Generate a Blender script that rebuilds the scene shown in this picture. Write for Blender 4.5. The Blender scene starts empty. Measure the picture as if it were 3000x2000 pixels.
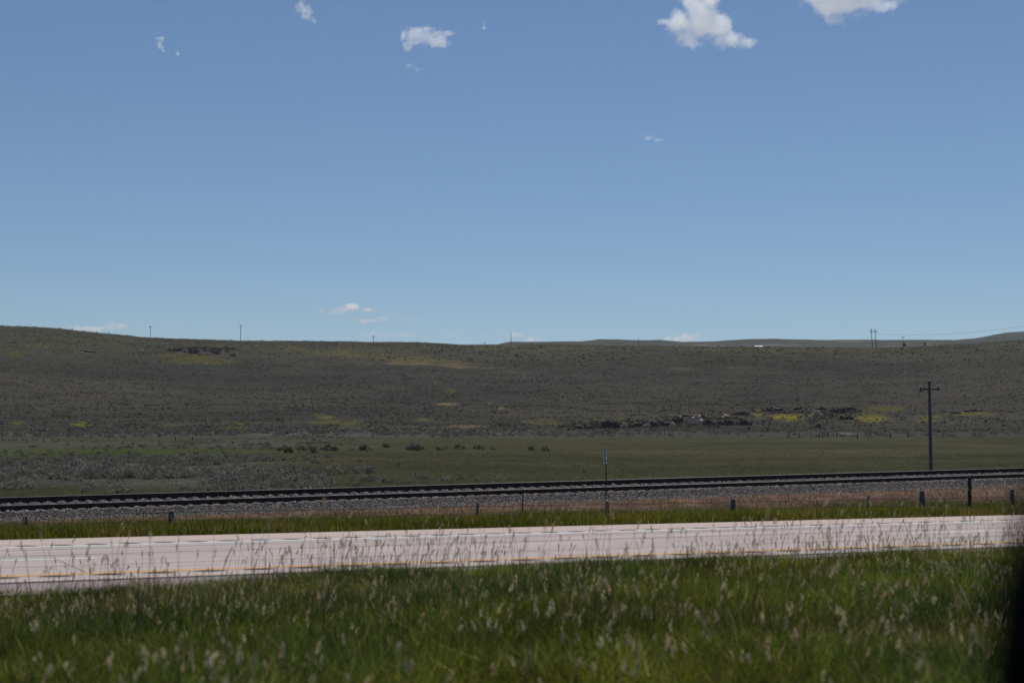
import bpy, bmesh, math, random
import numpy as np
from mathutils import Vector, Matrix

S = bpy.context.scene
COL = S.collection
rad = math.radians

# ---------------------------------------------------------------- camera
CZ = 2.16
TH = rad(24.8)
F = 4468.0
PIT = math.atan(305.0 / F)
cam_d = bpy.data.cameras.new('camera')
cam = bpy.data.objects.new('camera', cam_d)
COL.objects.link(cam)
cam_d.sensor_width = 23.5
cam_d.lens = 35.0
cam_d.clip_start = 0.05
cam_d.clip_end = 90000
cam.location = (0, 0, CZ)
cam.rotation_euler = (math.pi / 2 + PIT, 0, -TH)
cam_d.dof.use_dof = True
cam_d.dof.focus_distance = 160
cam_d.dof.aperture_fstop = 1.25
S.camera = cam

# ---------------------------------------------------------------- light
SUN_EL, SUN_AZ = 60.0, 38.0          # azimuth from +Y towards +X
w = bpy.data.worlds.new('World')
S.world = w
w.use_nodes = True
nt = w.node_tree
nt.nodes.clear()
sky = nt.nodes.new('ShaderNodeTexSky')
sky.sky_type = 'NISHITA'
sky.sun_disc = False
sky.sun_elevation = rad(SUN_EL)
sky.sun_rotation = rad(SUN_AZ)
sky.altitude = 900
sky.air_density = 1.0
sky.dust_density = 0.2
sky.ozone_density = 5.6
bg = nt.nodes.new('ShaderNodeBackground')
bg.inputs['Strength'].default_value = 0.069
out = nt.nodes.new('ShaderNodeOutputWorld')
nt.links.new(sky.outputs[0], bg.inputs[0])
nt.links.new(bg.outputs[0], out.inputs[0])
sl = bpy.data.lights.new('sun', 'SUN')
sl.energy = 3.9
sl.angle = rad(0.53)
sl.color = (1.0, 0.94, 0.85)
sun = bpy.data.objects.new('sun', sl)
COL.objects.link(sun)
sd = Vector((math.sin(rad(SUN_AZ)) * math.cos(rad(SUN_EL)), math.cos(rad(SUN_AZ)) * math.cos(rad(SUN_EL)), math.sin(rad(SUN_EL))))
sun.rotation_euler = sd.to_track_quat('Z', 'Y').to_euler()
sun.location = (0, 0, 50)
S.view_settings.view_transform = 'Standard'
S.view_settings.look = 'None'
S.view_settings.exposure = 0.0
S.view_settings.gamma = 1.0
S.cycles.volume_bounces = 24
S.cycles.volume_step_rate = 0.6
S.cycles.volume_max_steps = 256
S.cycles.max_bounces = 8
S.cycles.use_denoising = True

# ---------------------------------------------------------------- helpers
RG = np.array([math.cos(TH), -math.sin(TH), 0.0])
FL = np.array([math.sin(TH), math.cos(TH), 0.0])
UPW = np.array([0, 0, 1.0])
FW = math.cos(PIT) * FL + math.sin(PIT) * UPW
UP = -math.sin(PIT) * FL + math.cos(PIT) * UPW
CAM = np.array([0, 0, CZ])


def ray(px, py):
    return FW + RG * (px - 1500) / F + UP * (1000 - py) / F


def at_Y(px, py, Y):
    r = ray(px, py)
    return CAM + r * (Y / r[1])


def at_d(px, py, d):              # d = level distance along the view direction
    r = ray(px, py)
    return CAM + r * (d / (r @ FL))


def Tn(py):                       # tangent of the elevation of a picture row
    return np.tan(PIT + np.arctan((1000 - np.asarray(py, float)) / F))


def hsh(i, j, s):
    n = (i * 374761393 + j * 668265263 + s * 1442695041) & 0x7fffffff
    n = ((n ^ (n >> 13)) * 1274126177) & 0x7fffffff
    return ((n ^ (n >> 16)) & 0xffffff) / float(0xffffff)


def vnoise(x, y, s=0):
    xi = np.floor(x).astype(np.int64)
    yi = np.floor(y).astype(np.int64)
    fx = x - xi
    fy = y - yi
    fx = fx * fx * (3 - 2 * fx)
    fy = fy * fy * (3 - 2 * fy)
    a = hsh(xi, yi, s); b = hsh(xi + 1, yi, s); c = hsh(xi, yi + 1, s); d = hsh(xi + 1, yi + 1, s)
    return (a * (1 - fx) + b * fx) * (1 - fy) + (c * (1 - fx) + d * fx) * fy


def fbm(x, y, sc, o=4, s=0):
    r = 0; a = 0.5; t = 0
    x = np.asarray(x, float) / sc; y = np.asarray(y, float) / sc
    for k in range(o):
        r = r + a * vnoise(x, y, s + k * 17); t += a
        x = x * 2.03 + 11.7; y = y * 2.03 + 5.3; a *= 0.5
    return r / t


def sst(a, b, x):
    t = np.clip((x - a) / (b - a), 0, 1)
    return t * t * (3 - 2 * t)


def tag(o, label=None, cat=None, group=None, kind=None):
    if label: o['label'] = label
    if cat: o['category'] = cat
    if group: o['group'] = group
    if kind: o['kind'] = kind
    return o


def empty(name, loc, label, cat, group=None, rz=0):
    o = bpy.data.objects.new(name, None)
    COL.objects.link(o)
    o.location = Vector([float(v) for v in loc])
    o.rotation_euler = (0, 0, rz)
    o.empty_display_size = 0.3
    return tag(o, label, cat, group)


def link(name, me, mat, parent=None):
    o = bpy.data.objects.new(name, me)
    COL.objects.link(o)
    if mat: me.materials.append(mat)
    if parent: o.parent = parent
    return o


def np_mesh(name, V, Fc, mat, parent=None, col=None, smooth=False):
    """V (n,3), Fc (m,k) faces of one size or a list of such arrays, col (n,3) vertex colour"""
    if not isinstance(Fc, list): Fc = [Fc]
    me = bpy.data.meshes.new(name)
    V = np.ascontiguousarray(V, dtype=np.float32)
    me.vertices.add(len(V))
    me.vertices.foreach_set('co', V.ravel())
    loops = np.concatenate([f.ravel() for f in Fc]).astype(np.int32)
    cnt = np.concatenate([np.full(len(f), f.shape[1]) for f in Fc]).astype(np.int32)
    st = np.concatenate([[0], np.cumsum(cnt)[:-1]]).astype(np.int32)
    me.loops.add(len(loops))
    me.loops.foreach_set('vertex_index', loops)
    me.polygons.add(len(cnt))
    me.polygons.foreach_set('loop_start', st)
    me.polygons.foreach_set('loop_total', cnt)
    me.update(calc_edges=True)
    if smooth:
        me.polygons.foreach_set('use_smooth', np.ones(len(cnt), dtype=bool))
    if col is not None:
        a = me.color_attributes.new('tint', 'FLOAT_COLOR', 'POINT')
        c = np.ones((len(V), 4), np.float32); c[:, :3] = col
        a.data.foreach_set('color', c.ravel())
    return link(name, me, mat, parent)


class MB:
    def __init__(s): s.v = []; s.f = []; s.sm = []

    def add(s, V, Fc, smooth=False):
        o = len(s.v)
        s.v += [tuple(float(c) for c in p) for p in V]
        s.f += [tuple(i + o for i in f) for f in Fc]
        s.sm += [smooth] * len(Fc)

    def box(s, c, h, R=None, taper=1.0):
        V = []
        for z in (-1, 1):
            k = taper if z > 0 else 1
            for x, y in ((-1, -1), (1, -1), (1, 1), (-1, 1)):
                p = np.array([x * h[0] * k, y * h[1] * k, z * h[2]])
                if R is not None: p = R @ p
                V.append(p + np.array(c))
        s.add(V, [(0, 3, 2, 1), (4, 5, 6, 7), (0, 1, 5, 4), (1, 2, 6, 5), (2, 3, 7, 6), (3, 0, 4, 7)])

    def tube(s, pts, rr, n=10, cap=True, smooth=True):
        pts = [np.array(p, float) for p in pts]
        if not hasattr(rr, '__len__'): rr = [rr] * len(pts)
        rings = []
        for i, p in enumerate(pts):
            t = pts[min(i + 1, len(pts) - 1)] - pts[max(i - 1, 0)]
            t = t / (np.linalg.norm(t) + 1e-9)
            a = np.array([0, 0, 1.0]) if abs(t[2]) < 0.9 else np.array([1.0, 0, 0])
            u = np.cross(t, a); u /= np.linalg.norm(u)
            v = np.cross(t, u)
            rings.append([p + rr[i] * (math.cos(q) * u + math.sin(q) * v) for q in np.arange(n) * 2 * math.pi / n])
        V = [q for r in rings for q in r]
        Fc = []
        for i in range(len(pts) - 1):
            for k in range(n):
                Fc.append((i * n + k, i * n + (k + 1) % n, (i + 1) * n + (k + 1) % n, (i + 1) * n + k))
        s.add(V, Fc, smooth)
        if cap:
            s.add(rings[0], [tuple(range(n))]); s.add(rings[-1], [tuple(range(n - 1, -1, -1))])

    def build(s, name, mat, parent=None):
        me = bpy.data.meshes.new(name)
        me.from_pydata(s.v, [], s.f)
        for p, q in zip(me.polygons, s.sm): p.use_smooth = q
        me.update()
        bm = bmesh.new(); bm.from_mesh(me)
        bmesh.ops.recalc_face_normals(bm, faces=bm.faces)
        bm.to_mesh(me); bm.free()
        return link(name, me, mat, parent)


# ---------------------------------------------------------------- materials
class N:
    def __init__(s, name):
        s.m = bpy.data.materials.new(name); s.m.use_nodes = True
        s.t = s.m.node_tree; s.t.nodes.clear()
        s.out = s.t.nodes.new('ShaderNodeOutputMaterial')

    def n(s, typ, ins=None, **kw):
        x = s.t.nodes.new(typ)
        for k, v in kw.items(): setattr(x, k, v)
        for k, v in (ins or {}).items():
            if isinstance(v, bpy.types.NodeSocket): s.t.links.new(v, x.inputs[k])
            else: x.inputs[k].default_value = v
        return x

    def math(s, op, a, b=None, c=None):
        i = {0: a}
        if b is not None: i[1] = b
        if c is not None: i[2] = c
        return s.n('ShaderNodeMath', i, operation=op).outputs[0]

    def noise(s, vec, scale, detail=4, rough=0.55, dist=0.0):
        return s.n('ShaderNodeTexNoise', {'Vector': vec, 'Scale': scale, 'Detail': detail, 'Roughness': rough, 'Distortion': dist}).outputs['Fac']

    def ramp(s, fac, stops):
        r = s.n('ShaderNodeValToRGB', {0: fac})
        cr = r.color_ramp
        while len(cr.elements) < len(stops): cr.elements.new(0.5)
        for e, (p, c) in zip(cr.elements, stops):
            e.position = p
            e.color = (c, c, c, 1) if not hasattr(c, '__len__') else (*c, 1)
        return r.outputs[0]

    def mix(s, fac, a, b, mode='MIX'):
        x = s.n('ShaderNodeMix', data_type='RGBA', blend_type=mode)
        for k, v in ((0, fac), (6, a), (7, b)):
            if isinstance(v, bpy.types.NodeSocket): s.t.links.new(v, x.inputs[k])
            elif k == 0: x.inputs[0].default_value = v
            else: x.inputs[k].default_value = (*v, 1)
        return x.outputs[2]

    def obj(s): return s.n('ShaderNodeTexCoord').outputs['Object']

    def done(s, base, rough=0.9, bump=None, bstr=0.3, bdist=0.02, metal=0.0, spec=0.2):
        b = s.n('ShaderNodeBsdfPrincipled')
        for k, v in (('Base Color', base), ('Roughness', rough), ('Metallic', metal), ('Specular IOR Level', spec)):
            if isinstance(v, bpy.types.NodeSocket): s.t.links.new(v, b.inputs[k])
            else: b.inputs[k].default_value = (*v, 1) if hasattr(v, '__len__') else v
        if bump is not None:
            bp = s.n('ShaderNodeBump', {'Height': bump, 'Strength': bstr, 'Distance': bdist})
            s.t.links.new(bp.outputs[0], b.inputs['Normal'])
        s.t.links.new(b.outputs[0], s.out.inputs[0])
        return s.m


def mapped(N_, vec, sc):
    return N_.n('ShaderNodeMapping', {'Vector': vec, 'Scale': sc}).outputs[0]


def simple(name, col, rough=0.8, var=0.25, scale=6.0, metal=0.0, bump=0.3, bdist=0.01, stretch=(1, 1, 1), spec=0.3):
    m = N(name)
    v = mapped(m, m.obj(), stretch)
    f = m.noise(v, scale, 6, 0.6)
    k = m.ramp(f, [(0.3, 1 - var), (0.7, 1 + var)])
    c = m.mix(1.0, col, k, 'MULTIPLY')
    return m.done(c, rough, f, bump, bdist, metal, spec)


M = {}
M['wood'] = simple('weathered_wood', (0.15, 0.13, 0.115), 0.9, 0.35, 9, stretch=(6, 6, 0.6))
M['dark_wood'] = simple('creosoted_wood', (0.045, 0.041, 0.042), 0.85, 0.4, 7, stretch=(5, 5, 0.5))
M['arm_wood'] = simple('reddish_wood', (0.20, 0.125, 0.085), 0.85, 0.3, 9, stretch=(1, 6, 6))
M['tie'] = simple('tie_wood', (0.05, 0.042, 0.038), 0.9, 0.4, 5, stretch=(4, 0.6, 4))
M['rust'] = simple('rail_rust', (0.055, 0.036, 0.034), 0.8, 0.4, 8, metal=0.0)
M['railtop'] = simple('worn_rail_steel', (0.12, 0.11, 0.11), 0.45, 0.2, 12, metal=0.7)
M['steel'] = simple('dark_post_steel', (0.03, 0.032, 0.034), 0.6, 0.3, 20)
M['wire'] = simple('rusty_wire', (0.09, 0.055, 0.045), 0.7, 0.3, 20)
M['cable'] = simple('aluminium_cable', (0.16, 0.17, 0.19), 0.6, 0.1, 2)
M['glassy'] = simple('insulator_glass', (0.5, 0.54, 0.56), 0.15, 0.1, 30, spec=0.8)
M['sign'] = simple('white_sign_paint', (0.86, 0.86, 0.85), 0.55, 0.08, 14)
M['ink'] = simple('black_sign_paint', (0.012, 0.012, 0.014), 0.6, 0.1, 14)
M['white_roof'] = simple('white_roof_metal', (0.85, 0.85, 0.86), 0.5, 0.05, 2)
M['wall_tan'] = simple('tan_wall_metal', (0.3, 0.29, 0.27), 0.8, 0.1, 2)
M['black_trim'] = simple('black_car_plastic', (0.006, 0.006, 0.007), 0.85, 0.1, 30, spec=0.1)
M['rubber'] = simple('black_rubber_seal', (0.004, 0.004, 0.004), 0.9, 0.1, 30, spec=0.1)
M['rock_pale'] = simple('pale_sandstone', (0.62, 0.45, 0.33), 0.95, 0.4, 1.6, bump=0.8, bdist=0.2)
M['rock_dark'] = simple('dark_weathered_rock', (0.105, 0.088, 0.074), 0.95, 0.45, 1.2, bump=0.8, bdist=0.2)
M['bark'] = simple('juniper_bark', (0.05, 0.04, 0.035), 0.95, 0.3, 4)
M['bird'] = simple('dark_feathers', (0.02, 0.018, 0.018), 0.8, 0.2, 10)


def tint_mat(name, var=0.25, scale=8.0, transl=0.0, rough=0.9, spec=0.15):
    m = N(name)
    a = m.n('ShaderNodeAttribute', attribute_name='tint').outputs['Color']
    f = m.noise(m.obj(), scale, 3, 0.6)
    k = m.ramp(f, [(0.3, 1 - var), (0.7, 1 + var)])
    c = m.mix(1.0, a, k, 'MULTIPLY')
    if transl <= 0:
        return m.done(c, rough, spec=spec)
    b = m.n('ShaderNodeBsdfPrincipled', {'Base Color': c, 'Roughness': 0.6, 'Specular IOR Level': spec})
    t = m.n('ShaderNodeBsdfTranslucent', {'Color': c})
    x = m.n('ShaderNodeMixShader', {0: transl, 1: b.outputs[0], 2: t.outputs[0]})
    m.t.links.new(x.outputs[0], m.out.inputs[0])
    return m.m


M['grass'] = tint_mat('grass_blades', 0.15, 1.5, 0.45, spec=0.05)
M['seed'] = tint_mat('grass_seed_heads', 0.2, 30, 0.25)
M['sage'] = tint_mat('sagebrush_leaves', 0.15, 0.6, 0.42, spec=0.03)
M['stone'] = tint_mat('ballast_stone', 0.25, 30, 0.0)

# ---------------------------------------------------------------- terrain
RX = np.array([-600, 0, 100, 200, 300, 420, 520, 660, 760, 1000, 1200, 1300, 1360, 1480, 1600, 1800, 2000, 2200, 2400, 2560, 2700, 2800, 2900, 3000, 3600])
RY = np.array([940, 952, 956, 964, 975, 987, 991, 996, 998, 1000, 1002, 1005, 1009.5, 1010, 1008, 1012, 1013, 1015, 1017, 1018, 1013, 1008, 1002, 996, 975])
FX = np.array([-600, 1000, 1400, 1450, 1480, 1500, 1600, 1700, 1740, 1760, 1800, 1850, 1900, 1930, 2000, 2100, 2200, 2240, 2270, 2330, 2400, 2440, 2600, 2800, 2860, 2900, 2950, 3000, 3600])
FY = np.array([1030, 1030, 1022, 1012, 1004, 1001, 1000, 999.5, 996, 993, 993.5, 996, 997, 996, 1001.5, 999, 992, 990, 989, 991.5, 993.5, 993, 995.5, 995, 990, 982, 973, 970.5, 960])
DK = np.array([60, 80, 110, 150, 200, 250, 310, 380, 430])
DZ = np.array([-0.7, -0.45, 0.0, 0.48, 1.1, 2.0, 3.3, 5.0, 6.9])
HW_D = np.array([430, 520, 620, 740, 860, 980, 1080, 1150])
HW = np.array([0, 0.12, 0.27, 0.46, 0.65, 0.835, 0.955, 1.0])
PY_ = np.array([-60, -6, 4.5, 9, 14, 20, 24, 37.2, 38.5, 42, 46, 51, 54, 57, 62, 70, 90])
PZ_ = np.array([0.7, 0.66, 0.66, 0.30, -0.02, -0.30, -0.10, -0.03, -0.10, -0.32, -0.52, -0.62, -0.60, -0.56, -0.62, -0.75, -0.8])


def track_z(X):                    # height of the low rail's ballast crest along the line
    return 0.0162 * (np.clip(X, -60, 160) - 6.3)


def uv_of(X, Y):
    r = np.hypot(X, Y)
    rel = np.arctan2(X, Y) - TH
    rel = (rel + math.pi) % (2 * math.pi) - math.pi
    rel = np.clip(rel, -rad(25), rad(25))
    return 1500 + F * np.tan(rel), r * np.cos(rel), r


def height(X, Y):
    X = np.asarray(X, float); Y = np.asarray(Y, float)
    u, d, r = uv_of(X, Y)
    base = np.interp(d, DK, DZ)
    z0 = 6.9
    ry = np.interp(u, RX, RY)
    zr = CZ + Tn(ry) * 1150
    t0 = (z0 - CZ) / 430.0
    wv = np.interp(d, HW_D, HW)
    hill = CZ + (t0 + (Tn(ry) - t0) * wv) * d
    z = np.where(d < 430, base, hill)
    fr = CZ + Tn(np.interp(u, FX, FY)) * 3800
    lowz = zr - 14 + 0 * d
    tl = (lowz - CZ) / 1900.0; tf = (fr - CZ) / 3800.0
    zb = np.where(d < 1900, zr + (lowz - zr) * sst(1150, 1700, d), CZ + (tl + (tf - tl) * sst(1900, 3800, d) ** 1.5) * d)
    zb = np.where(d > 3800, fr + (60 - fr) * sst(3800, 6000, d), zb)
    z = np.where(d > 1150, zb, z)
    # relief
    n1 = fbm(X, Y, 170, 4, 3) - 0.5
    n2 = fbm(X, Y, 34, 3, 9) - 0.5
    n3 = fbm(X, Y, 7, 3, 21) - 0.5
    amp = 0.7 * sst(430, 700, d) * (1 - 0.85 * sst(1000, 1120, d)) + 0.25 * sst(1300, 2000, d)
    z = z + n1 * 9.0 * amp + n2 * (0.5 * sst(120, 300, d) + 1.6 * amp) + n3 * 0.28 * sst(70, 130, d)
    z = z + (fbm(X, Y, 300, 5, 31) - 0.5) * 5 * sst(2300, 3400, d) + (fbm(X, Y, 70, 3, 35) - 0.5) * 3.5 * sst(2300, 3400, d)
    # low creek terrace on the left of the pasture
    tr = sst(205, 222, d + 14 * (fbm(u, u * 0, 260, 2, 5) - 0.5)) * (1 - sst(235, 265, d)) * (1 - sst(800, 1150, u))
    z = z - 0.45 * tr
    prof = np.interp(Y, PY_, PZ_)
    prof = prof + sst(52, 57, Y) * track_z(X)
    prof = prof + 0.23 * sst(2.5, 8.5, X) * sst(10, 15, Y) * (1 - sst(22.0, 23.6, Y))
    prof = prof + 0.05 * (fbm(X, Y, 2.2, 3, 44) - 0.5) * (1 - sst(22, 24, Y) * (1 - sst(37.5, 39, Y)))
    wgt = sst(64, 100, np.abs(Y))
    return prof * (1 - wgt) + (z + 0.0) * wgt


def hit(px, py, d0=66, d1=1160):
    """where the ray through a picture point meets the land"""
    ds = np.geomspace(d0, d1, 900)
    r = ray(px, py); k = r @ FL
    P = CAM[None, :] + r[None, :] * (ds / k)[:, None]
    hz = height(P[:, 0], P[:, 1])
    b = np.nonzero(P[:, 2] <= hz)[0]
    i = b[0] if len(b) else len(ds) - 1
    return np.array([P[i, 0], P[i, 1], hz[i]]), ds[i]


def hits(px, py, d0=66, d1=1160, n=700):
    ds = np.geomspace(d0, d1, n)
    R_ = FW[None, :] + np.outer((px - 1500) / F, RG) + np.outer((1000 - py) / F, UP)
    k = R_ @ FL
    res = np.full((len(px), 3), np.nan)
    for a in range(0, len(px), 4000):
        Rr = R_[a:a + 4000]; kk = k[a:a + 4000]
        X = CAM[0] + Rr[:, 0:1] * ds[None, :] / kk[:, None]
        Y = CAM[1] + Rr[:, 1:2] * ds[None, :] / kk[:, None]
        Z = CAM[2] + Rr[:, 2:3] * ds[None, :] / kk[:, None]
        H = height(X, Y)
        below = Z <= H
        ok = below.any(1)
        i = below.argmax(1)
        j = np.arange(len(Rr))
        res[a:a + 4000] = np.where(ok[:, None], np.stack([X[j, i], Y[j, i], H[j, i]], 1), np.nan)
    return res


# surface patches: picture centre, half sizes, slope, colour, strength (located on the land by the same view as the photograph)
YEL = (0.118, 0.106, 0.012); OLY = (0.092, 0.082, 0.018); TAN = (0.135, 0.102, 0.062); OLV = (0.085, 0.078, 0.036)
GRN = (0.05, 0.068, 0.018); PAL = (0.17, 0.155, 0.11); RED = (0.12, 0.075, 0.06)
PATCH = [
    (1250, 1066, 210, 10, 0.055, TAN, 1.0), (1230, 1056, 210, 12, 0.06, OLV, .9), (1010, 1036, 190, 18, 0.06, OLV, 1.0), (1310, 1184, 36, 7, 0, TAN, 1), (1075, 1062, 60, 7, 0.06, TAN, .4),
    (235, 1243, 26, 8, 0, YEL, 1), (50, 1240, 28, 4, 0, OLY, 1), (950, 1222, 45, 11, 0.12, OLY, 1.2), (985, 1236, 90, 9, 0, OLY, .7), (1245, 1229, 34, 5, 0.05, YEL, .8),
    (1467, 1196, 11, 8, 0, YEL, 1.1), (1435, 1180, 11, 4, 0, OLY, 1), (2295, 1222, 92, 13, 0.02, YEL, 1.3), (2215, 1215, 30, 16, 0, OLY, 1.2), (2560, 1225, 70, 12, 0, YEL, 1.1),
    (2720, 1224, 60, 11, 0, OLY, 1.2), (2850, 1212, 70, 7, 0, YEL, .75), (2600, 1198, 70, 14, 0, OLY, .7), (2540, 1205, 70, 16, 0, OLY, .5),
    (100, 1012, 90, 8, 0, OLV, .8), (40, 1040, 25, 6, 0, OLY, .6), (560, 1052, 95, 12, 0, OLY, .75), (500, 1040, 60, 8, 0, OLY, .5), (640, 1060, 60, 10, 0, OLY, .6), (702, 1240, 12, 4, 0, YEL, .8),
    (700, 1252, 60, 6, 0, OLY, .5), (500, 1247, 50, 8, 0, OLY, .5), (1275, 1122, 14, 8, 0, OLY, .6), (1320, 1146, 22, 6, 0, OLY, .6),
    (1180, 1252, 230, 8, 0, TAN, .4), (1390, 1247, 70, 5, 0, TAN, .8), (1600, 1235, 80, 10, 0, OLY, .6), (400, 1259, 48, 4, 0, TAN, .8), (1900, 1012, 80, 10, 0, OLV, .9), (1500, 1016, 300, 9, 0, OLV, .7), (2300, 1024, 300, 8, 0, OLV, .7),
    (30, 1326, 90, 9, 0, (0.045, 0.085, 0.012), 1.2), (350, 1326, 420, 11, 0, GRN, .9), (1900, 1262, 160, 2.5, 0, PAL, .3), (1620, 1277, 40, 2, 0, PAL, .5), (1740, 1276, 40, 2, 0, PAL, .5),
    (2480, 1269, 34, 3, 0, PAL, .9), (2180, 1077, 60, 4, 0, TAN, .4), (2010, 1080, 40, 4, 0, TAN, .4), (1660, 1169, 26, 3, 0, TAN, .6), (1860, 1190, 24, 3, 0, TAN, .4),
    (110, 1215, 60, 6, 0, TAN, .25), (250, 1165, 60, 4, 0, TAN, .25), (300, 1118, 30, 4, 0, TAN, .3), (2540, 1083, 40, 4, 0, TAN, .3), (2640, 1335, 60, 3, 0, PAL, .25), (2480, 1325, 40, 3, 0, PAL, .25),
    (60, 1290, 120, 5, 0, (0.06, 0.06, 0.045), .5), (1740, 1228, 60, 8, 0, OLY, .6), (1820, 1226, 14, 18, 0, OLY, 1), (640, 1270, 60, 2, 0, TAN, .4),
]


def py_of(X, Y, Z):
    dx = X * RG[0] + Y * RG[1]
    dz = Z - CZ
    fw = X * FW[0] + Y * FW[1] + dz * FW[2]
    up = X * UP[0] + Y * UP[1] + dz * UP[2]
    fw = np.maximum(fw, 1e-3)
    return 1500 + F * dx / fw, 1000 - F * up / fw


def land_colour(X, Y, Z):
    u, d, r = uv_of(X, Y)
    px, py = py_of(X, Y, Z)
    n1 = fbm(X, Y, 60, 4, 71); n2 = fbm(X, Y, 11, 4, 72); n3 = fbm(X, Y, 160, 3, 73); n4 = fbm(X, Y, 3.2, 3, 75)
    hillc = np.array([0.040, 0.0400, 0.0315])
    pas = np.array([0.046, 0.046, 0.0215])
    c = np.zeros(X.shape + (3,)) + hillc
    c = c * (0.74 + 0.52 * n1)[..., None]
    warm = sst(0.5, 0.62, n3)[..., None]
    c = c * (1 - warm * 0.5) + warm * 0.5 * np.array([0.062, 0.052, 0.041])
    strk = fbm((X * 0.91 - Y * 0.42) / 3.0, X * 0.42 + Y * 0.91, 45, 3, 79)
    c = c * (0.80 + 0.40 * strk)[..., None]
    top = (1 - sst(1015, 1080, py))[..., None]
    c = c * (1 - top * 0.55) + top * 0.55 * np.array([0.066, 0.063, 0.036])
    # pasture
    wp = (1 - sst(330, 395, d + 130 * (n1 - 0.5)))[..., None]
    pc = pas * (0.74 + 0.52 * n2)[..., None]
    pc = pc * (0.72 + 0.56 * fbm((X * 0.91 - Y * 0.42) / 6.0, X * 0.42 + Y * 0.91, 9, 4, 78))[..., None]
    dry = sst(0.5, 0.72, fbm(X, Y, 26, 3, 77))[..., None]
    pc = pc * (1 - 0.35 * dry) + 0.35 * dry * np.array([0.085, 0.076, 0.040])
    c = c * (1 - wp) + pc * wp
    # silvery sagebrush ground on the left of the pasture
    sg = sst(1332, 1340, py + 0 * px) * (1 - sst(1405, 1450, py)) * (1 - sst(620, 980, px)) * sst(0.36, 0.56, n1 * 0.6 + n2 * 0.4)
    c = c * (1 - sg[..., None] * 0.6) + sg[..., None] * 0.6 * np.array([0.10, 0.103, 0.10])
    lf = sst(1280, 1286, py) * (1 - sst(1308, 1318, py)) * (1 - sst(900, 1300, px)) * sst(0.3, 0.5, n2)
    c = c * (1 - lf[..., None] * 0.6) + lf[..., None] * 0.6 * np.array([0.072, 0.070, 0.062])
    foot = np.exp(-((py - 1272) / 9) ** 2) * (1 - 0.6 * sst(1300, 1800, px))
    c = c * (1 - foot[..., None] * 0.55) + foot[..., None] * 0.55 * np.array([0.083, 0.086, 0.082])
    wx = (n2 - 0.5) * 1.3; wy = (fbm(X, Y, 19, 3, 90) - 0.5) * 1.5
    for (cx, cy, rx, ry, sl_, col, st) in PATCH:
        ex = (px - cx) / rx; ey = (py - cy - sl_ * (px - cx)) / ry
        q = np.sqrt(ex * ex + ey * ey) + wx + wy
        m = np.clip(1 - sst(0.35, 1.1, q), 0, 1) * min(st, 1.0)
        m = m * (0.12 + 0.88 * sst(0.34, 0.62, n4 + 0.20 * m))
        m = m[..., None] * ((d > 66) & (d < 1160) & (Y > 60))[..., None]
        c = c * (1 - m) + m * np.array(col) * (0.75 + 0.5 * n2)[..., None] * max(st, 1.0)
    # far blue ridge land: sage with pale cut banks
    far = sst(1160, 1300, d)[..., None]
    fc = np.array([0.050, 0.053, 0.043]) * (0.7 + 0.6 * fbm(X, Y, 240, 4, 80))[..., None]
    bank = (sst(0.66, 0.72, fbm(X, Y, 120, 4, 81)))[..., None]
    fc = fc * (1 - bank * 0.5) + bank * 0.5 * np.array([0.16, 0.14, 0.12])
    c = c * (1 - far) + fc * far
    # near ground by distance from the roads
    near = (1 - sst(60, 74, Y))[..., None]
    soil = np.array([0.045, 0.043, 0.026]) * (0.6 + 0.8 * n2)[..., None]
    red = (sst(53.0, 54.8, Y + 3.0 * (fbm(X, Y, 1.3, 3, 99) - 0.5)) * (1 - sst(60, 61, Y)))[..., None]
    soil = soil * (1 - red) + red * np.array([0.155, 0.098, 0.078]) * (0.7 + 0.6 * fbm(X, Y, 0.7, 3, 98))[..., None]
    ver = (sst(21.2, 22.4, Y) * (1 - sst(37.6, 38.2, Y)))[..., None]
    soil = soil * (1 - ver) + ver * np.array([0.22, 0.19, 0.18])
    c = c * (1 - near) + soil * near
    return c


# one polar sheet of land, dense where the valley and the hill lie
az_f = np.arange(-22.5, 22.5, 0.045)
az_c = np.concatenate([np.arange(22.5, 30, 0.5), np.arange(30, 330, 3.0), np.arange(330, 337.5, 0.5)])
AZ = np.radians(np.concatenate([az_f, az_c])) + TH
RR = np.concatenate([[0.6, 2, 4], np.arange(5, 62, 0.5), np.arange(62, 130, 0.9), np.geomspace(131, 430, 170), np.geomspace(432, 1180, 250), np.geomspace(1200, 4600, 90), np.geomspace(4800, 8800, 8)])
A2, R2 = np.meshgrid(AZ, RR)
X2 = R2 * np.sin(A2); Y2 = R2 * np.cos(A2)
Z2 = height(X2, Y2)
C2 = land_colour(X2, Y2, Z2)
na, nr = len(AZ), len(RR)
idx = (np.arange(nr)[:, None] * na + np.arange(na)[None, :])
q = np.stack([idx[:-1, :], np.roll(idx, -1, 1)[:-1, :], np.roll(idx, -1, 1)[1:, :], idx[1:, :]], -1).reshape(-1, 4)[:, ::-1]
V = np.stack([X2, Y2, Z2], -1).reshape(-1, 3)
V = np.vstack([V, [[0, 0, float(height(0.0, 0.0))]]])
tri = np.stack([np.full(na, len(V) - 1), np.roll(idx[0], -1), idx[0]], 1)
m = N('land_surface')
a = m.n('ShaderNodeAttribute', attribute_name='tint').outputs['Color']
ob = m.obj()
f1 = m.noise(ob, 0.9, 8, 0.7)
f2 = m.noise(ob, 0.18, 5, 0.65)
f3 = m.noise(ob, 9.0, 4, 0.7)
k1 = m.ramp(f1, [(0.32, 0.55), (0.5, 1.0), (0.68, 1.45)])
k2 = m.ramp(f2, [(0.3, 0.82), (0.7, 1.18)])
k3 = m.ramp(f3, [(0.3, 0.8), (0.7, 1.2)])
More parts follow.
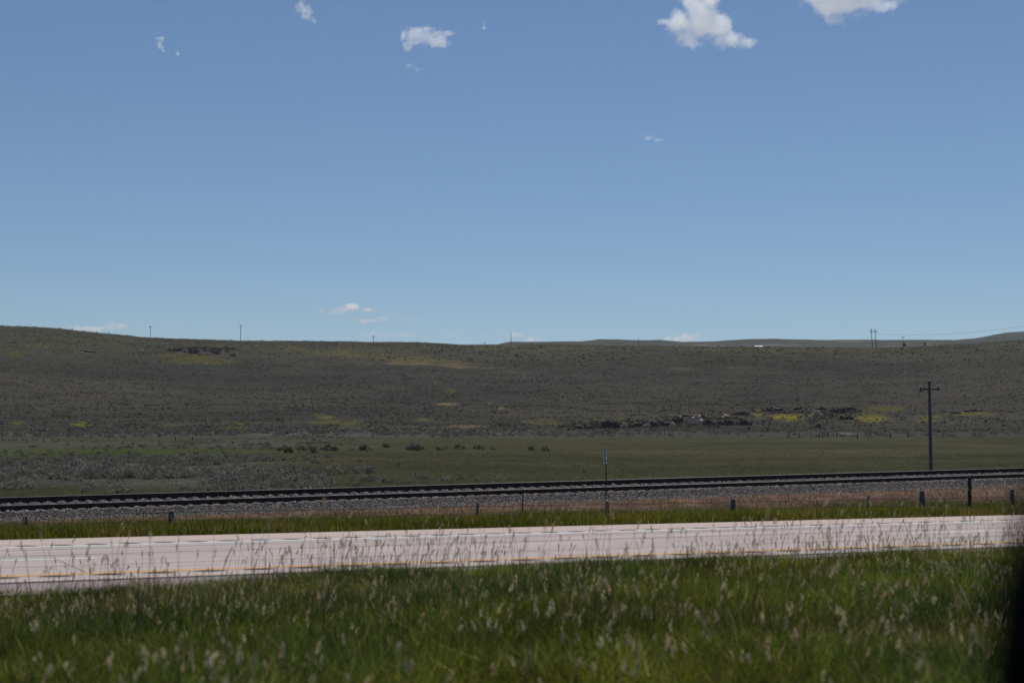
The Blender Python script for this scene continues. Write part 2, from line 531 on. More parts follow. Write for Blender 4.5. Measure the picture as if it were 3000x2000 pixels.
c = m.mix(1.0, m.mix(1.0, m.mix(1.0, a, k1, 'MULTIPLY'), k2, 'MULTIPLY'), k3, 'MULTIPLY')
M['land'] = m.done(c, 1.0, f1, 0.9, 0.6, spec=0.05)
land = np_mesh('ground', V, [q, tri], M['land'], col=np.vstack([C2.reshape(-1, 3), [[0.04, 0.04, 0.03]]]), smooth=True)
tag(land, 'rolling sagebrush prairie with green pasture below a long bare hill', kind='structure')

# ---------------------------------------------------------------- road
XA, XB = -260.0, 420.0


def sheet(name, y0, y1, z, mat, x0=XA, x1=XB, thick=0.0, parent=None, step=None):
    mb = MB()
    xs = np.linspace(x0, x1, 2 if step is None else int((x1 - x0) / step) + 1)
    for a_, b_ in zip(xs[:-1], xs[1:]):
        if thick: mb.box(((a_ + b_) / 2, (y0 + y1) / 2, z - thick / 2), ((b_ - a_) / 2, (y1 - y0) / 2, thick / 2))
        else: mb.add([(a_, y0, z), (b_, y0, z), (b_, y1, z), (a_, y1, z)], [(0, 1, 2, 3)])
    return mb.build(name, mat, parent)


m = N('pink_concrete')
ob = m.obj()
st1 = m.noise(mapped(m, ob, (0.04, 3.2, 1)), 1.6, 6, 0.7)
st2 = m.noise(mapped(m, ob, (0.15, 9.0, 1)), 1.5, 4, 0.6)
pt = m.noise(ob, 0.35, 5, 0.6)
gr = m.noise(ob, 40, 3, 0.7)
k = m.mix(1.0, m.ramp(st1, [(0.3, 0.62), (0.5, 0.98), (0.7, 1.1)]), m.ramp(st2, [(0.3, 0.88), (0.7, 1.07)]), 'MULTIPLY')
k = m.mix(1.0, k, m.ramp(pt, [(0.3, 0.92), (0.7, 1.06)]), 'MULTIPLY')
k = m.mix(1.0, k, m.ramp(gr, [(0.3, 0.93), (0.7, 1.06)]), 'MULTIPLY')
c = m.mix(1.0, (0.405, 0.345, 0.33), k, 'MULTIPLY')
M['road'] = m.done(c, 0.9, gr, 0.3, 0.004)
m = N('pale_shoulder_concrete')
ob = m.obj()
k = m.mix(1.0, m.ramp(m.noise(mapped(m, ob, (0.1, 2.0, 1)), 1.5, 5, 0.6), [(0.3, 0.92), (0.7, 1.05)]), m.ramp(m.noise(ob, 30, 3, 0.7), [(0.3, 0.93), (0.7, 1.06)]), 'MULTIPLY')
M['shoulder'] = m.done(m.mix(1.0, (0.43, 0.355, 0.32), k, 'MULTIPLY'), 0.9)
M['verge'] = simple('worn_asphalt_edge', (0.22, 0.185, 0.18), 0.95, 0.3, 12)
M['asphalt'] = simple('grey_asphalt', (0.06, 0.06, 0.062), 0.9, 0.2, 14)
M['white_line'] = simple('white_line_paint', (0.62, 0.64, 0.66), 0.6, 0.12, 3)
M['yellow_line'] = simple('yellow_line_paint', (0.56, 0.29, 0.065), 0.6, 0.12, 3)
M['joint'] = simple('dark_joint_sealant', (0.035, 0.032, 0.035), 0.7, 0.3, 4)
M['groove'] = simple('worn_rumble_groove', (0.035, 0.03, 0.033), 0.9, 0.3, 6)

st = dict(kind='structure')
r1 = sheet('road', 25.75, 34.6, 0.0, M['road'], thick=0.12); tag(r1, 'pinkish concrete highway carriageway with two lanes', **st)
r2 = sheet('road_shoulder', 34.6, 36.95, 0.0, M['shoulder'], thick=0.12); tag(r2, 'pale concrete shoulder along the far side of the highway', **st)
r2 = sheet('road_shoulder', 25.35, 25.75, 0.0, M['shoulder'], thick=0.12); tag(r2, 'narrow pale concrete shoulder along the near side of the highway', **st)
r3 = sheet('road_verge', 23.4, 25.35, -0.006, M['verge'], thick=0.1); tag(r3, 'worn grey asphalt strip between grass and concrete', **st)
r4 = sheet('near_road', -8.2, 3.9, 0.74, M['asphalt'], thick=0.12); tag(r4, 'asphalt carriageway the view is taken from', **st)
e = 0.004
L = [sheet('road_markings', 33.96, 34.20, e, M['white_line'])]
mbd = MB()
for k_ in range(-9, 15):
    x1 = 5.15 + 19.65 * k_ + (0.0)
    mbd.add([(x1 - 4.2, 30.24, e), (x1, 30.24, e), (x1, 30.44, e), (x1 - 4.2, 30.44, e)], [(0, 1, 2, 3)])
    if k_ == 1: pass
# the dash pattern in the picture: one ends at x=5.15, the next starts at x=24.8
mbd = MB()
for k_ in range(-9, 14):
    x0 = 24.8 + 24.2 * k_
    mbd.add([(x0, 30.24, e), (x0 + 4.55, 30.24, e), (x0 + 4.55, 30.44, e), (x0, 30.44, e)], [(0, 1, 2, 3)])
L.append(mbd.build('road_markings', M['white_line']))
L.append(sheet('road_markings', 26.56, 26.82, e, M['yellow_line']))
for o_, l_ in zip(L, ('solid white edge line on the far side of the highway', 'dashed white lane line in the middle of the highway', 'solid yellow edge line on the near side of the highway')):
    tag(o_, l_, kind='structure')
mj = MB()
for (y0, y1) in ((25.28, 25.46), (33.08, 33.14), (31.33, 31.40), (28.49, 28.53), (34.9, 34.93)):
    mj.add([(XA, y0, e), (XB, y0, e), (XB, y1, e), (XA, y1, e)], [(0, 1, 2, 3)])
for x in np.arange(-60, 130, 4.6):
    mj.add([(x, 25.47, e), (x + 0.012, 25.47, e), (x + 0.012, 26.1, e), (x, 26.1, e)], [(0, 1, 2, 3)])
    mj.add([(x, 26.83, e), (x + 0.012, 26.83, e), (x + 0.012, 28.48, e), (x, 28.48, e)], [(0, 1, 2, 3)])
    mj.add([(x, 28.54, e), (x + 0.012, 28.54, e), (x + 0.012, 30.2, e), (x, 30.2, e)], [(0, 1, 2, 3)])
tag(mj.build('road_joints', M['joint']), 'dark sealed joints running along the concrete lanes', kind='structure')


def rumble(y, w_, ln, sp, x0):
    mb = MB()
    for x in np.arange(-60 + x0, 140, sp):
        pts = []
        n_ = 8
        for i in range(n_ + 1):
            t = i / n_ * 2 - 1
            pts.append((x + t * ln / 2, y - w_ * 0.5 * (1 - t * t) - 0.10 * t * w_, e))
        for i in range(n_, -1, -1):
            t = i / n_ * 2 - 1
            pts.append((x + t * ln / 2, y + w_ * 0.5 * (1 - t * t) - 0.10 * t * w_ + 0.001, e))
        mb.add(pts, [tuple(range(len(pts)))])
    return mb.build('rumble_strip', M['groove'])


tag(rumble(34.46, 0.34, 0.50, 0.74, 0.0), 'rumble strip of dark grooves beside the white edge line', kind='structure')
tag(rumble(26.34, 0.30, 0.60, 0.86, 0.2), 'rumble strip of dark grooves beside the yellow edge line', kind='structure')

# ---------------------------------------------------------------- railway
GY0, GY1 = 59.0, 60.5                 # the two rails
CANT = 0.245


def crest(X, Y):                      # top of the tie plane
    return -0.27 + track_z(X) + CANT * (Y - GY0) / 1.5


def ballast_z(X, Y):
    X = np.asarray(X, float); Y = np.asarray(Y, float)
    t = track_z(X)
    z = np.interp(Y, [55.4, 57.0, 57.7, 58.35, 59, 60.5, 61.3, 63.4], [-0.80, -0.64, -0.53, -0.305, -0.275, -0.275 + CANT, -0.26 + CANT, -0.75]) + t
    hump = 0.045 * (0.5 + 0.5 * np.cos((X - 0.25) / 0.51 * 2 * math.pi)) ** 0.7   # cribs between the ties stand proud
    z = z + hump * sst(58.0, 58.4, Y) * (1 - sst(61.0, 61.4, Y))
    return z + 0.03 * (fbm(X, Y, 0.6, 3, 55) - 0.5)


xs = np.arange(-30, 110, 0.085); ys = np.arange(55.4, 63.41, 0.16)
XX, YY = np.meshgrid(xs, ys)
ZZ = ballast_z(XX, YY)
idx = np.arange(len(ys))[:, None] * len(xs) + np.arange(len(xs))[None, :]
q = np.stack([idx[:-1, :-1], idx[:-1, 1:], idx[1:, 1:], idx[1:, :-1]], -1).reshape(-1, 4)
m = N('ballast_bed')
ob = m.obj()
vo = m.n('ShaderNodeTexVoronoi', {'Vector': ob, 'Scale': 14.0})
k = m.ramp(m.n('ShaderNodeSeparateColor', {0: vo.outputs['Color']}).outputs[0], [(0.0, 0.45), (1.0, 1.5)])
M['bed'] = m.done(m.mix(1.0, (0.10, 0.095, 0.093), k, 'MULTIPLY'), 0.95, vo.outputs['Distance'], 0.8, 0.05)
tag(np_mesh('track_bed', np.stack([XX, YY, ZZ], -1).reshape(-1, 3), q, M['bed'], smooth=True), 'ballast embankment under the railway line', kind='structure')

rng = np.random.default_rng(5)
ICO = bmesh.new(); bmesh.ops.create_icosphere(ICO, subdivisions=1, radius=1.0)
icov = np.array([v.co[:] for v in ICO.verts]); icof = np.array([[v.index for v in f.verts] for f in ICO.faces]); ICO.free()
CUBE = np.array([[x, y, z] for z in (-1, 1) for x, y in ((-1, -1), (1, -1), (1, 1), (-1, 1))], float)
CUBEF = np.array([(0, 3, 2, 1), (4, 5, 6, 7), (0, 1, 5, 4), (1, 2, 6, 5), (2, 3, 7, 6), (3, 0, 4, 7)])


def rand_rot(n, r):
    qn = r.normal(size=(n, 4)); qn /= np.linalg.norm(qn, axis=1)[:, None]
    a, b, c_, d = qn.T
    return np.stack([np.stack([1 - 2 * (c_ * c_ + d * d), 2 * (b * c_ - a * d), 2 * (b * d + a * c_)], -1),
                     np.stack([2 * (b * c_ + a * d), 1 - 2 * (b * b + d * d), 2 * (c_ * d - a * b)], -1),
                     np.stack([2 * (b * d - a * c_), 2 * (c_ * d + a * b), 1 - 2 * (b * b + c_ * c_)], -1)], 1)


def scatter_solid(P, size, sq, base, bf, r, jit=0.25):
    n = len(P)
    Rm = rand_rot(n, r)
    sc = size[:, None] * (1 + (r.random((n, 3)) - 0.5) * sq)
    lv = base[None] * sc[:, None, :] * (1 + (r.random((n, len(base), 1)) - 0.5) * jit)
    W = np.einsum('nij,nkj->nki', Rm, lv) + P[:, None, :]
    Fc = (bf[None] + (np.arange(n) * len(base))[:, None, None]).reshape(-1, bf.shape[1])
    return W.reshape(-1, 3), Fc


n = 95000
Xb = rng.uniform(1, 70, n); Yb = rng.uniform(57.1, 61.3, n)
Pb = np.stack([Xb, Yb, ballast_z(Xb, Yb) + 0.004], 1)
keep = ~(((np.abs((Xb / 0.51) - np.round(Xb / 0.51)) * 0.51) < 0.10) & (Yb > 58.45) & (Yb < 61.0) & (rng.random(n) < 0.6))
keep &= (np.abs(Yb - GY0) > 0.09) & (np.abs(Yb - GY1) > 0.09)
Pb = Pb[keep]; n = len(Pb)
W, Fc = scatter_solid(Pb, rng.uniform(0.014, 0.027, n), 0.7, CUBE, CUBEF, rng, 0.5)
g = rng.random(n) ** 1.5
tc = np.stack([0.065 + 0.22 * g, 0.062 + 0.208 * g, 0.062 + 0.200 * g], 1) * np.where(Yb[keep] > 58.3, 1.25, 0.95)[:, None]  # sunlit bed and shaded shoulder are put into the stone tint
pk = rng.random(n) < 0.2
tc[pk] *= np.array([1.15, 0.85, 0.8])
tag(np_mesh('ballast_stones', W, Fc, M['stone'], col=np.repeat(tc, 8, 0)), 'grey and pinkish crushed stones of the railway ballast', kind='stuff')

track = empty('railway_track', (30, 59.75, -0.25), 'rusty railway track on grey ballast beyond the highway', 'railway track')
o0 = np.array([30, 59.75, -0.25])
cs = math.atan2(CANT, 1.5)
prof = [(-0.075, 0), (0.075, 0), (0.075, 0.012), (0.014, 0.035), (0.010, 0.155), (0.038, 0.170), (0.038, 0.206), (0.030, 0.214), (-0.030, 0.214), (-0.038, 0.206), (-0.038, 0.170), (-0.010, 0.155), (-0.014, 0.035), (-0.075, 0.012)]
for yy in (GY0, GY1):
    mb = MB(); V_ = []; Fr = []
    xs_ = np.arange(-60, 161, 4.0)
    for x in xs_:
        z0_ = crest(x, yy) + 0.018
        for (py_, pz_) in prof:
            V_.append((x - o0[0], yy - o0[1] + py_ * math.cos(cs) - pz_ * math.sin(cs), z0_ - o0[2] + pz_ * math.cos(cs) + py_ * math.sin(cs)))
    k_ = len(prof)
    for i in range(len(xs_) - 1):
        for j in range(k_):
            Fr.append((i * k_ + j, i * k_ + (j + 1) % k_, (i + 1) * k_ + (j + 1) % k_, (i + 1) * k_ + j))
    mb.add(V_, Fr)
    mb.add(V_[:k_], [tuple(range(k_))]); mb.add(V_[-k_:], [tuple(range(k_))])
    rl = mb.build('rail', M['rust'], track)
    rl.data.materials.append(M['railtop'])
    for p in rl.data.polygons:
        if p.normal.z > 0.95 and (p.center.z + o0[2]) > crest(p.center.x + o0[0], yy) + 0.222: p.material_index = 1
tie_mb = MB(); tie_mb.box((0, 0, -0.09), (0.115, 1.28, 0.09))
plate = MB()
plate.box((0, 0, 0.009), (0.10, 0.17, 0.009))
for dx in (-0.06, 0.06):
    for dy in (-0.11, 0.11):
        plate.box((dx, dy, 0.032), (0.014, 0.022, 0.02))
tproto = tie_mb.build('tie', M['tie'], track)
pproto = []
for yy in (-0.75, 0.75):
    pp = plate.build('tie_plate', M['rust'], tproto); pp.location = (0, yy, 0); pproto.append(pp)
rest = MB(); cnt = 0
for i in range(-60, 215):
    x = i * 0.51
    if 3.0 < x < 53.9:
        t_ = tproto if cnt == 0 else tproto.copy()
        if cnt:
            COL.objects.link(t_); t_.parent = track
            for pp in pproto:
                p_ = pp.copy(); COL.objects.link(p_); p_.parent = t_
        t_.location = (x - o0[0], 0, crest(x, 59.75) - o0[2])
        t_.rotation_euler = (cs, 0, random.Random(i).uniform(-0.012, 0.012))
        cnt += 1
    else:
        Rm = np.array([[1, 0, 0], [0, math.cos(cs), -math.sin(cs)], [0, math.sin(cs), math.cos(cs)]])
        rest.box((x - o0[0], 0, crest(x, 59.75) - o0[2] - 0.09), (0.115, 1.28, 0.09), Rm)
tag(rest.build('ties', M['tie'], track), kind='stuff')

# ---------------------------------------------------------------- milepost sign
def text_mesh(ch, size, thick, mat, name, parent):
    cu = bpy.data.curves.new(name, 'FONT')
    cu.body = ch; cu.size = size; cu.extrude = thick; cu.align_x = 'CENTER'; cu.align_y = 'CENTER'; cu.offset = 0.0045
    to = bpy.data.objects.new('tmp', cu); COL.objects.link(to)
    bpy.context.view_layer.update()
    me = bpy.data.meshes.new_from_object(to.evaluated_get(bpy.context.evaluated_depsgraph_get()))
    bpy.data.objects.remove(to)
    me.name = name
    me.materials.clear()
    return link(name, me, mat, parent)


sp = at_Y(1773.5, 1455, 57.95); sp[2] = float(ballast_z(sp[0], 57.95)) - 0.02
top = at_Y(1773.0, 1317.6, 57.95)[2] - sp[2]
face = -rad(30.0)
ms = empty('milepost_sign', sp, 'narrow white milepost sign numbered 574 on a thin dark post beside the track', 'sign', rz=face)
mb = MB(); mb.tube([(0.03, 0.02, -0.3), (0.035, 0.015, top - 0.1)], 0.022, 8)
mb.build('post', M['steel'], ms)
mb = MB(); mb.box((0, -0.02, top - 0.285), (0.078, 0.006, 0.285))
pan = mb.build('sign_panel', M['sign'], ms)
bm = bmesh.new(); bm.from_mesh(pan.data); bmesh.ops.bevel(bm, geom=[e_ for e_ in bm.edges if abs(e_.verts[0].co.y - e_.verts[1].co.y) > 0.005], offset=0.012, segments=3, affect='EDGES'); bm.to_mesh(pan.data); bm.free()
for ch, k_ in (('5', 0), ('7', 1), ('4', 2)):
    t_ = text_mesh(ch, 0.215, 0.0015, M['ink'], 'numeral', pan)
    t_.location = (-0.012, -0.0285, top - 0.10 - 0.185 * k_)
    t_.rotation_euler = (math.pi / 2, 0, 0)
    t_.scale = (0.95, 1, 1)

# ---------------------------------------------------------------- utility poles
def pole_near():
    d = 112
    b = at_d(2727.5, 1385, d); b[2] = float(height(b[0], b[1])) - 0.1
    zt = at_d(2727.5, 1117, d)[2] - b[2]
    za = at_d(2727.5, 1140, d)[2] - b[2]
    t = empty('utility_pole', b, 'tall weathered wooden utility pole with a short crossarm behind the railway', 'utility pole', 'utility poles', rz=-TH - rad(4))
    mb = MB(); mb.tube([(0, 0, -0.6), (0, 0, 0.5), (0, 0, zt * 0.5), (0, 0, zt)], [0.135, 0.132, 0.115, 0.098], 14)
    mb.build('pole', M['wood'], t)
    mb = MB(); mb.box((0, -0.125, za), (0.70, 0.045, 0.055)); arm = mb.build('crossarm', M['arm_wood'], t)
    mb = MB(); mb.box((-0.14, -0.185, za - 0.2), (0.012, 0.01, 0.25), np.array(Matrix.Rotation(rad(-35), 3, 'Y'))); mb.build('brace', M['steel'], arm)
    mb = MB(); mb.tube([(-0.19, -0.2, za - 0.36), (-0.17, -0.2, za - 0.47)], 0.025, 8); mb.build('brace_glint', M['glassy'], arm)  # white glint on the brace, modelled as a pale stub
    for x, h in ((-0.68, 0.24), (0.60, 0.31)):
        mb = MB(); mb.tube([(x, -0.125, za - 0.12), (x, -0.125, za + h - 0.1)], 0.045, 8); mb.tube([(x, -0.125, za - 0.1), (x + 0.05, -0.125, za + 0.0)], 0.05, 8); pin = mb.build('insulator', M['steel'], arm)
        mb = MB(); mb.tube([(x, -0.125, za + h - 0.1), (x, -0.125, za + h - 0.05), (x, -0.125, za + h)], [0.11, 0.11, 0.06], 10); mb.build('cap', M['glassy'], pin)
    mb = MB(); mb.tube([(0, 0, zt), (0, 0, zt + 0.06), (0, 0, zt + 0.13)], [0.07, 0.12, 0.06], 10); mb.build('insulator', M['glassy'], t)


pole_near()


def find_d(px, py, hgt, d0=1150, d1=2300):
    for d in np.arange(d0, d1, 10):
        p = at_d(px, py, d)
        if p[2] - float(height(p[0], p[1])) >= hgt: return d
    return d1


def far_pole(px, pytop, label, hgt=11.0, arm=2.6, rz=0.0, d=None, twin=False, r=0.17):
    d = d or find_d(px, pytop, hgt)
    p = at_d(px, pytop, d); g_ = float(height(p[0], p[1])); h_ = p[2] - g_
    t = empty('utility_pole', (p[0], p[1], g_), label, 'utility pole', 'utility poles', rz=-TH + rz)
    mb = MB(); mb.tube([(0, 0, -0.5), (0, 0, h_)], [r * 1.25, r], 8); mb.build('pole', M['dark_wood'], t)
    if arm:
        mb = MB(); mb.box((0, -0.25, h_ - 0.75), (arm / 2, 0.10, 0.13)); a_ = mb.build('crossarm', M['dark_wood'], t)
        for x in (-arm / 2 + 0.12, arm / 2 - 0.12):
            mb = MB(); mb.tube([(x, -0.25, h_ - 0.65), (x, -0.25, h_ - 0.32)], [0.10, 0.12], 8); mb.build('insulator', M['steel'], a_)
    return t, h_, d


far_pole(440.5, 954.5, 'leftmost tall utility pole with a crossarm on the ridge skyline', 11)
far_pole(705.5, 951, 'tallest skyline utility pole with a crossarm, left of the picture middle', 11)
far_pole(1094.5, 983.5, 'short looking utility pole with a crossarm just below the small flat clouds', 9)
far_pole(1497, 973, 'single bare utility pole without a crossarm where the blue ridge begins', 10, arm=0, d=1152)
far_pole(1870, 988, 'thin bare pole in front of the distant blue ridge', 8, arm=0, d=1175, r=0.11)
far_pole(2645, 985.5, 'utility pole with a crossarm right of the twin legged pole', 9, d=1160)
far_pole(1419, 1001.5, 'tip of a utility pole with a crossarm peeking over the ridge dip', 9, arm=2.8)
far_pole(212, 960.5, 'tip of a utility pole showing over the left shoulder of the hill', 9, arm=2.4)
far_pole(2204, 1007.5, 'small pole beside the white roof on the skyline', 7, arm=1.2, d=1400, r=0.12)


def post_far(px, pt, pb, d, label, lean=0.0, r=0.10, grp='posts on the ridge skyline'):
    p = at_d(px, pb, d); g_ = float(height(p[0], p[1])); tp = at_d(px, pt, d)
    h_ = max(tp[2] - g_, 0.6)
    mb = MB(); mb.tube([(0, 0, -0.3), (lean * h_ * 0.5, 0, h_ * 0.5), (lean * h_, 0, h_)], [r, r * 0.95, r * 0.8], 7)
    o = mb.build('fence_post', M['dark_wood'], None)
    o.location = (p[0], p[1], g_)
    o.rotation_euler = (0, 0, -TH)
    return tag(o, label, 'post', grp)


post_far(1398, 1005, 1009.5, 1152, 'left one of two stub posts in the ridge dip')
post_far(1407, 1004.5, 1009.5, 1152, 'right one of two stub posts in the ridge dip')
post_far(167, 957.5, 962, 1152, 'left one of two stub posts on the hill shoulder')
post_far(173.5, 957, 962.5, 1152, 'right one of two stub posts on the hill shoulder')

# twin legged transmission structure
d = 1230
p = at_d(2562, 1018, d); g_ = float(height(p[0], p[1]))
tw = empty('transmission_pole', (p[0], p[1], g_), 'twin legged wooden transmission structure with a crossarm on the skyline', 'transmission pole', rz=-TH)
ht = at_d(2562, 961, d)[2] - g_
px_m = d / F
for (xb, xt) in ((2556.5, 2553.5), (2568.5, 2564)):
    mb = MB(); mb.tube([((xb - 2562) * px_m, 0, -0.8), ((xt - 2562) * px_m, 0, ht)], [0.30, 0.22], 8); mb.build('leg', M['dark_wood'], tw)
za = at_d(2562, 970.5, d)[2] - g_
mb = MB(); mb.box((-2.5 * px_m, -0.35, za), (11.5 * px_m, 0.14, 0.2)); am = mb.build('crossarm', M['dark_wood'], tw)
for (xa, xb_) in ((-13.5, -8.5), (2, -1 + 3.0)):
    mb = MB(); mb.tube([((xa) * px_m, -0.35, za), ((xb_) * px_m, -0.35, za + 2.0)], 0.07, 6); mb.build('brace', M['dark_wood'], am)
mb = MB(); mb.tube([(5.2 * px_m, -0.1, ht * 0.52), (2.6 * px_m, -0.1, ht * 0.42), (3.4 * px_m, -0.1, ht * 0.3)], 0.06, 6); mb.build('guy_wire', M['cable'], tw)
for x in (-12, -2.5, 7.5):
    mb = MB(); mb.tube([(x * px_m, -0.35, za - 0.2), (x * px_m, -0.35, za - 1.6)], 0.10, 6); mb.build('insulator', M['steel'], am)
# wires that swing from it towards the right
mb = MB()
for off in (0.0,):
    pts = [at_d(a_, b_, dd) for a_, b_, dd in ((2571, 978.5, 1230), (2640, 980.8, 1190), (2700, 981.2, 1150), (2760, 979.8, 1110), (2820, 976, 1070), (2880, 970.3, 1030), (2940, 963.3, 990), (3000, 955, 950), (3100, 938, 880), (3220, 912, 800))]
    mb.tube(pts, 0.055, 5)
tag(mb.build('power_line', M['cable']), 'faint power line sagging from the twin legged structure to the right edge', 'power line')
mb = MB()
pts = [at_d(a_, b_, dd) for a_, b_, dd in ((2551, 980, 1230), (2450, 987, 1290), (2330, 990, 1360), (2204, 1009, 1400))]

# white roofed shed
d = 1420
p = at_d(2222, 1017, d); g_ = float(height(p[0], p[1])); zt = at_d(2222, 1012.6, d)[2] - g_
sh = empty('shed', (p[0], p[1], g_), 'low white roofed shed barely showing over the skyline', 'shed', rz=-TH)
mb = MB(); mb.box((0, 0, (zt - 1.0) / 2), (3.6, 3.0, (zt - 1.0) / 2)); mb.build('wall', M['wall_tan'], sh)
mb = MB()
mb.add([(-4.1, -3.3, zt - 1.05), (4.1, -3.3, zt - 1.05), (3.2, 0, zt), (-3.2, 0, zt), (4.1, 3.3, zt - 1.05), (-4.1, 3.3, zt - 1.05)], [(0, 1, 2, 3), (3, 2, 4, 5), (0, 3, 5), (1, 4, 2), (0, 5, 4, 1)])
mb.build('roof', M['white_roof'], sh)

# bird
p = at_d(1426, 970.5, 620)
bd = empty('bird', p, 'small dark bird gliding above the ridge dip', 'bird', rz=-TH)
mb = MB(); mb.tube([(0, -0.30, 0.02), (0, -0.2, 0), (0, -0.05, -0.03), (0, 0.15, 0), (0, 0.34, 0.03)], [0.02, 0.06, 0.10, 0.08, 0.05], 8)
for s_ in (-1, 1):
    mb.add([(0, -0.14, 0), (s_ * 0.32, -0.17, 0.10), (s_ * 0.68, 0.0, 0.05), (s_ * 0.30, 0.10, 0.10), (0, 0.16, 0), (0, 0.0, 0.05), (s_ * .3, -.04, .13)],
           [(0, 1, 6, 5), (1, 2, 6), (2, 3, 6), (6, 3, 4, 5), (0, 4, 3, 2, 1)])
mb.build('body', M['bird'], bd)

# ---------------------------------------------------------------- fences
nf = empty('wire_fence', at_Y(1500, 1500, 50.0) * np.array([1, 1, 0]), 'wire fence with weathered posts in the grass between highway and railway', 'fence')
o0 = np.array(nf.location)


def gx(px, Y): return at_Y(px, 1500, Y)[0]


near_posts = [(75, 1509, .10, 'post', 'wood', 0), (503, 1494, .105, 'post', 'wood', 0), (1397, 1474, .05, 'post', 'wood', .05), (1530, 1445, .022, 'steel_post', 'steel', .03),
              (1779, 1467, .075, 'post', 'wood', 0), (2148, 1460, .105, 'post', 'wood', 0), (2545, 1451, .06, 'post', 'wood', 0), (2702, 1436, .115, 'post', 'wood', 0),
              (2841, 1397, .085, 'post', 'dark_wood', .02), (2966, 1432, .10, 'post', 'wood', 0), (-320, 1520, .10, 'post', 'wood', 0), (3350, 1418, .10, 'post', 'wood', 0)]
wtops = []
for (px, pt, r, nm, mt, ln) in near_posts:
    X_ = gx(px, 50.0); zt = at_Y(px, pt, 50.0)[2]; zg = float(height(X_, 50.0))
    mb = MB(); hh = zt - zg
    mb.tube([(0, 0, -0.4), (0, 0, 0), (ln * hh * .5, 0, hh * 0.5), (ln * hh, 0, hh - 0.015), (ln * hh, 0, hh)], [r, r, r * .97, r * .93, r * .7], 10)
    o = mb.build(nm, M[mt], nf); o.location = Vector((X_ - o0[0], 50.0 - o0[1], zg - o0[2]))
    if nm == 'steel_post': o['label'] = 'thin dark steel post leaning slightly'
    if mt == 'dark_wood': o['label'] = 'tall nearly black post taller than the rest'
    wtops.append((X_, zg))
wtops.sort()
for hz in (0.62, 0.36):
    mb = MB(); pts = []
    for i in range(len(wtops) - 1):
        for t in np.linspace(0, 1, 8)[:-1]:
            x = wtops[i][0] * (1 - t) + wtops[i + 1][0] * t
            z = wtops[i][1] * (1 - t) + wtops[i + 1][1] * t
            pts.append((x - o0[0], 50.0 - 0.11 - o0[1], z + hz - 0.10 * t * (1 - t) - o0[2]))
    mb.tube(pts, 0.012, 5); mb.build('wire', M['wire'], nf)


def far_fence(posts, label, d):
    c0 = None
    for (px, pt, pb, wpx, ln, mt) in posts:
        b, dd = hit(px, pb, 150, 600)
        if c0 is None:
            root = empty('pasture_fence', b, label, 'fence'); c0 = b
        h_ = (pb - pt) * dd / F
        r = wpx * dd / F / 2
        mb = MB(); mb.tube([(0, 0, -0.3), (ln * h_ * .5, 0, h_ * .5), (ln * h_, 0, h_)], [r, r, r * .85], 7)
        o = mb.build('post', M[mt], root); o.location = Vector([float(v) for v in (b - c0)])


R5 = lambda z: 2200 + z / 3.36
far_fence([(R5(361), 1150 + 400 / 3.36, 1150 + 445 / 3.36, 2.2, .1, 'dark_wood'), (R5(374), 1150 + 392 / 3.36, 1150 + 447 / 3.36, 2.4, .25, 'wood'), (R5(475), 1150 + 405 / 3.36, 1150 + 443 / 3.36, 2.4, .1, 'dark_wood'),
           (R5(592), 1150 + 408 / 3.36, 1150 + 442 / 3.36, 2, .15, 'dark_wood'), (R5(678), 1150 + 396 / 3.36, 1150 + 438 / 3.36, 3, 0, 'dark_wood'), (R5(708), 1150 + 416 / 3.36, 1150 + 450 / 3.36, 2, -.2, 'dark_wood'),
           (R5(761), 1150 + 388 / 3.36, 1150 + 434 / 3.36, 2.4, 0, 'dark_wood'), (R5(848), 1150 + 390 / 3.36, 1150 + 437 / 3.36, 3.4, 0, 'dark_wood'), (R5(1049), 1150 + 405 / 3.36, 1150 + 453 / 3.36, 3.6, 0, 'dark_wood'),
           (R5(1178), 1150 + 382 / 3.36, 1150 + 420 / 3.36, 2.6, 0, 'dark_wood'), (R5(1376), 1150 + 398 / 3.36, 1150 + 443 / 3.36, 3.8, -.08, 'dark_wood'), (R5(1548), 1150 + 397 / 3.36, 1150 + 440 / 3.36, 3.4, 0, 'dark_wood'),
           (R5(1606), 1150 + 400 / 3.36, 1150 + 432 / 3.36, 1.2, 0, 'dark_wood'), (R5(1728), 1150 + 402 / 3.36, 1150 + 436 / 3.36, 1.2, 0, 'dark_wood'), (R5(1832), 1150 + 402 / 3.36, 1150 + 434 / 3.36, 1.2, 0, 'dark_wood'),
           (R5(1890), 1150 + 395 / 3.36, 1150 + 436 / 3.36, 3.0, 0, 'dark_wood')], 'broken line of leaning dark posts standing in the green pasture left of the tall pole', 380)
L5 = lambda z: z / 2.352
far_fence([(L5(x_), 900 + t_ / 2.352, 900 + b_ / 2.352, w_, 0, 'dark_wood') for x_, t_, b_, w_ in ((60, 900, 922, 1.6), (188, 905, 932, 2), (300, 900, 928, 2.4), (407, 902, 922, 2.6), (590, 905, 915, 1.4), (755, 900, 912, 1.4), (862, 892, 914, 2.4), (1208, 892, 916, 2.4), (1327, 892, 916, 3), (1440, 896, 908, 1.4))],
          'line of dark fence posts at the foot of the hill on the left', 380)
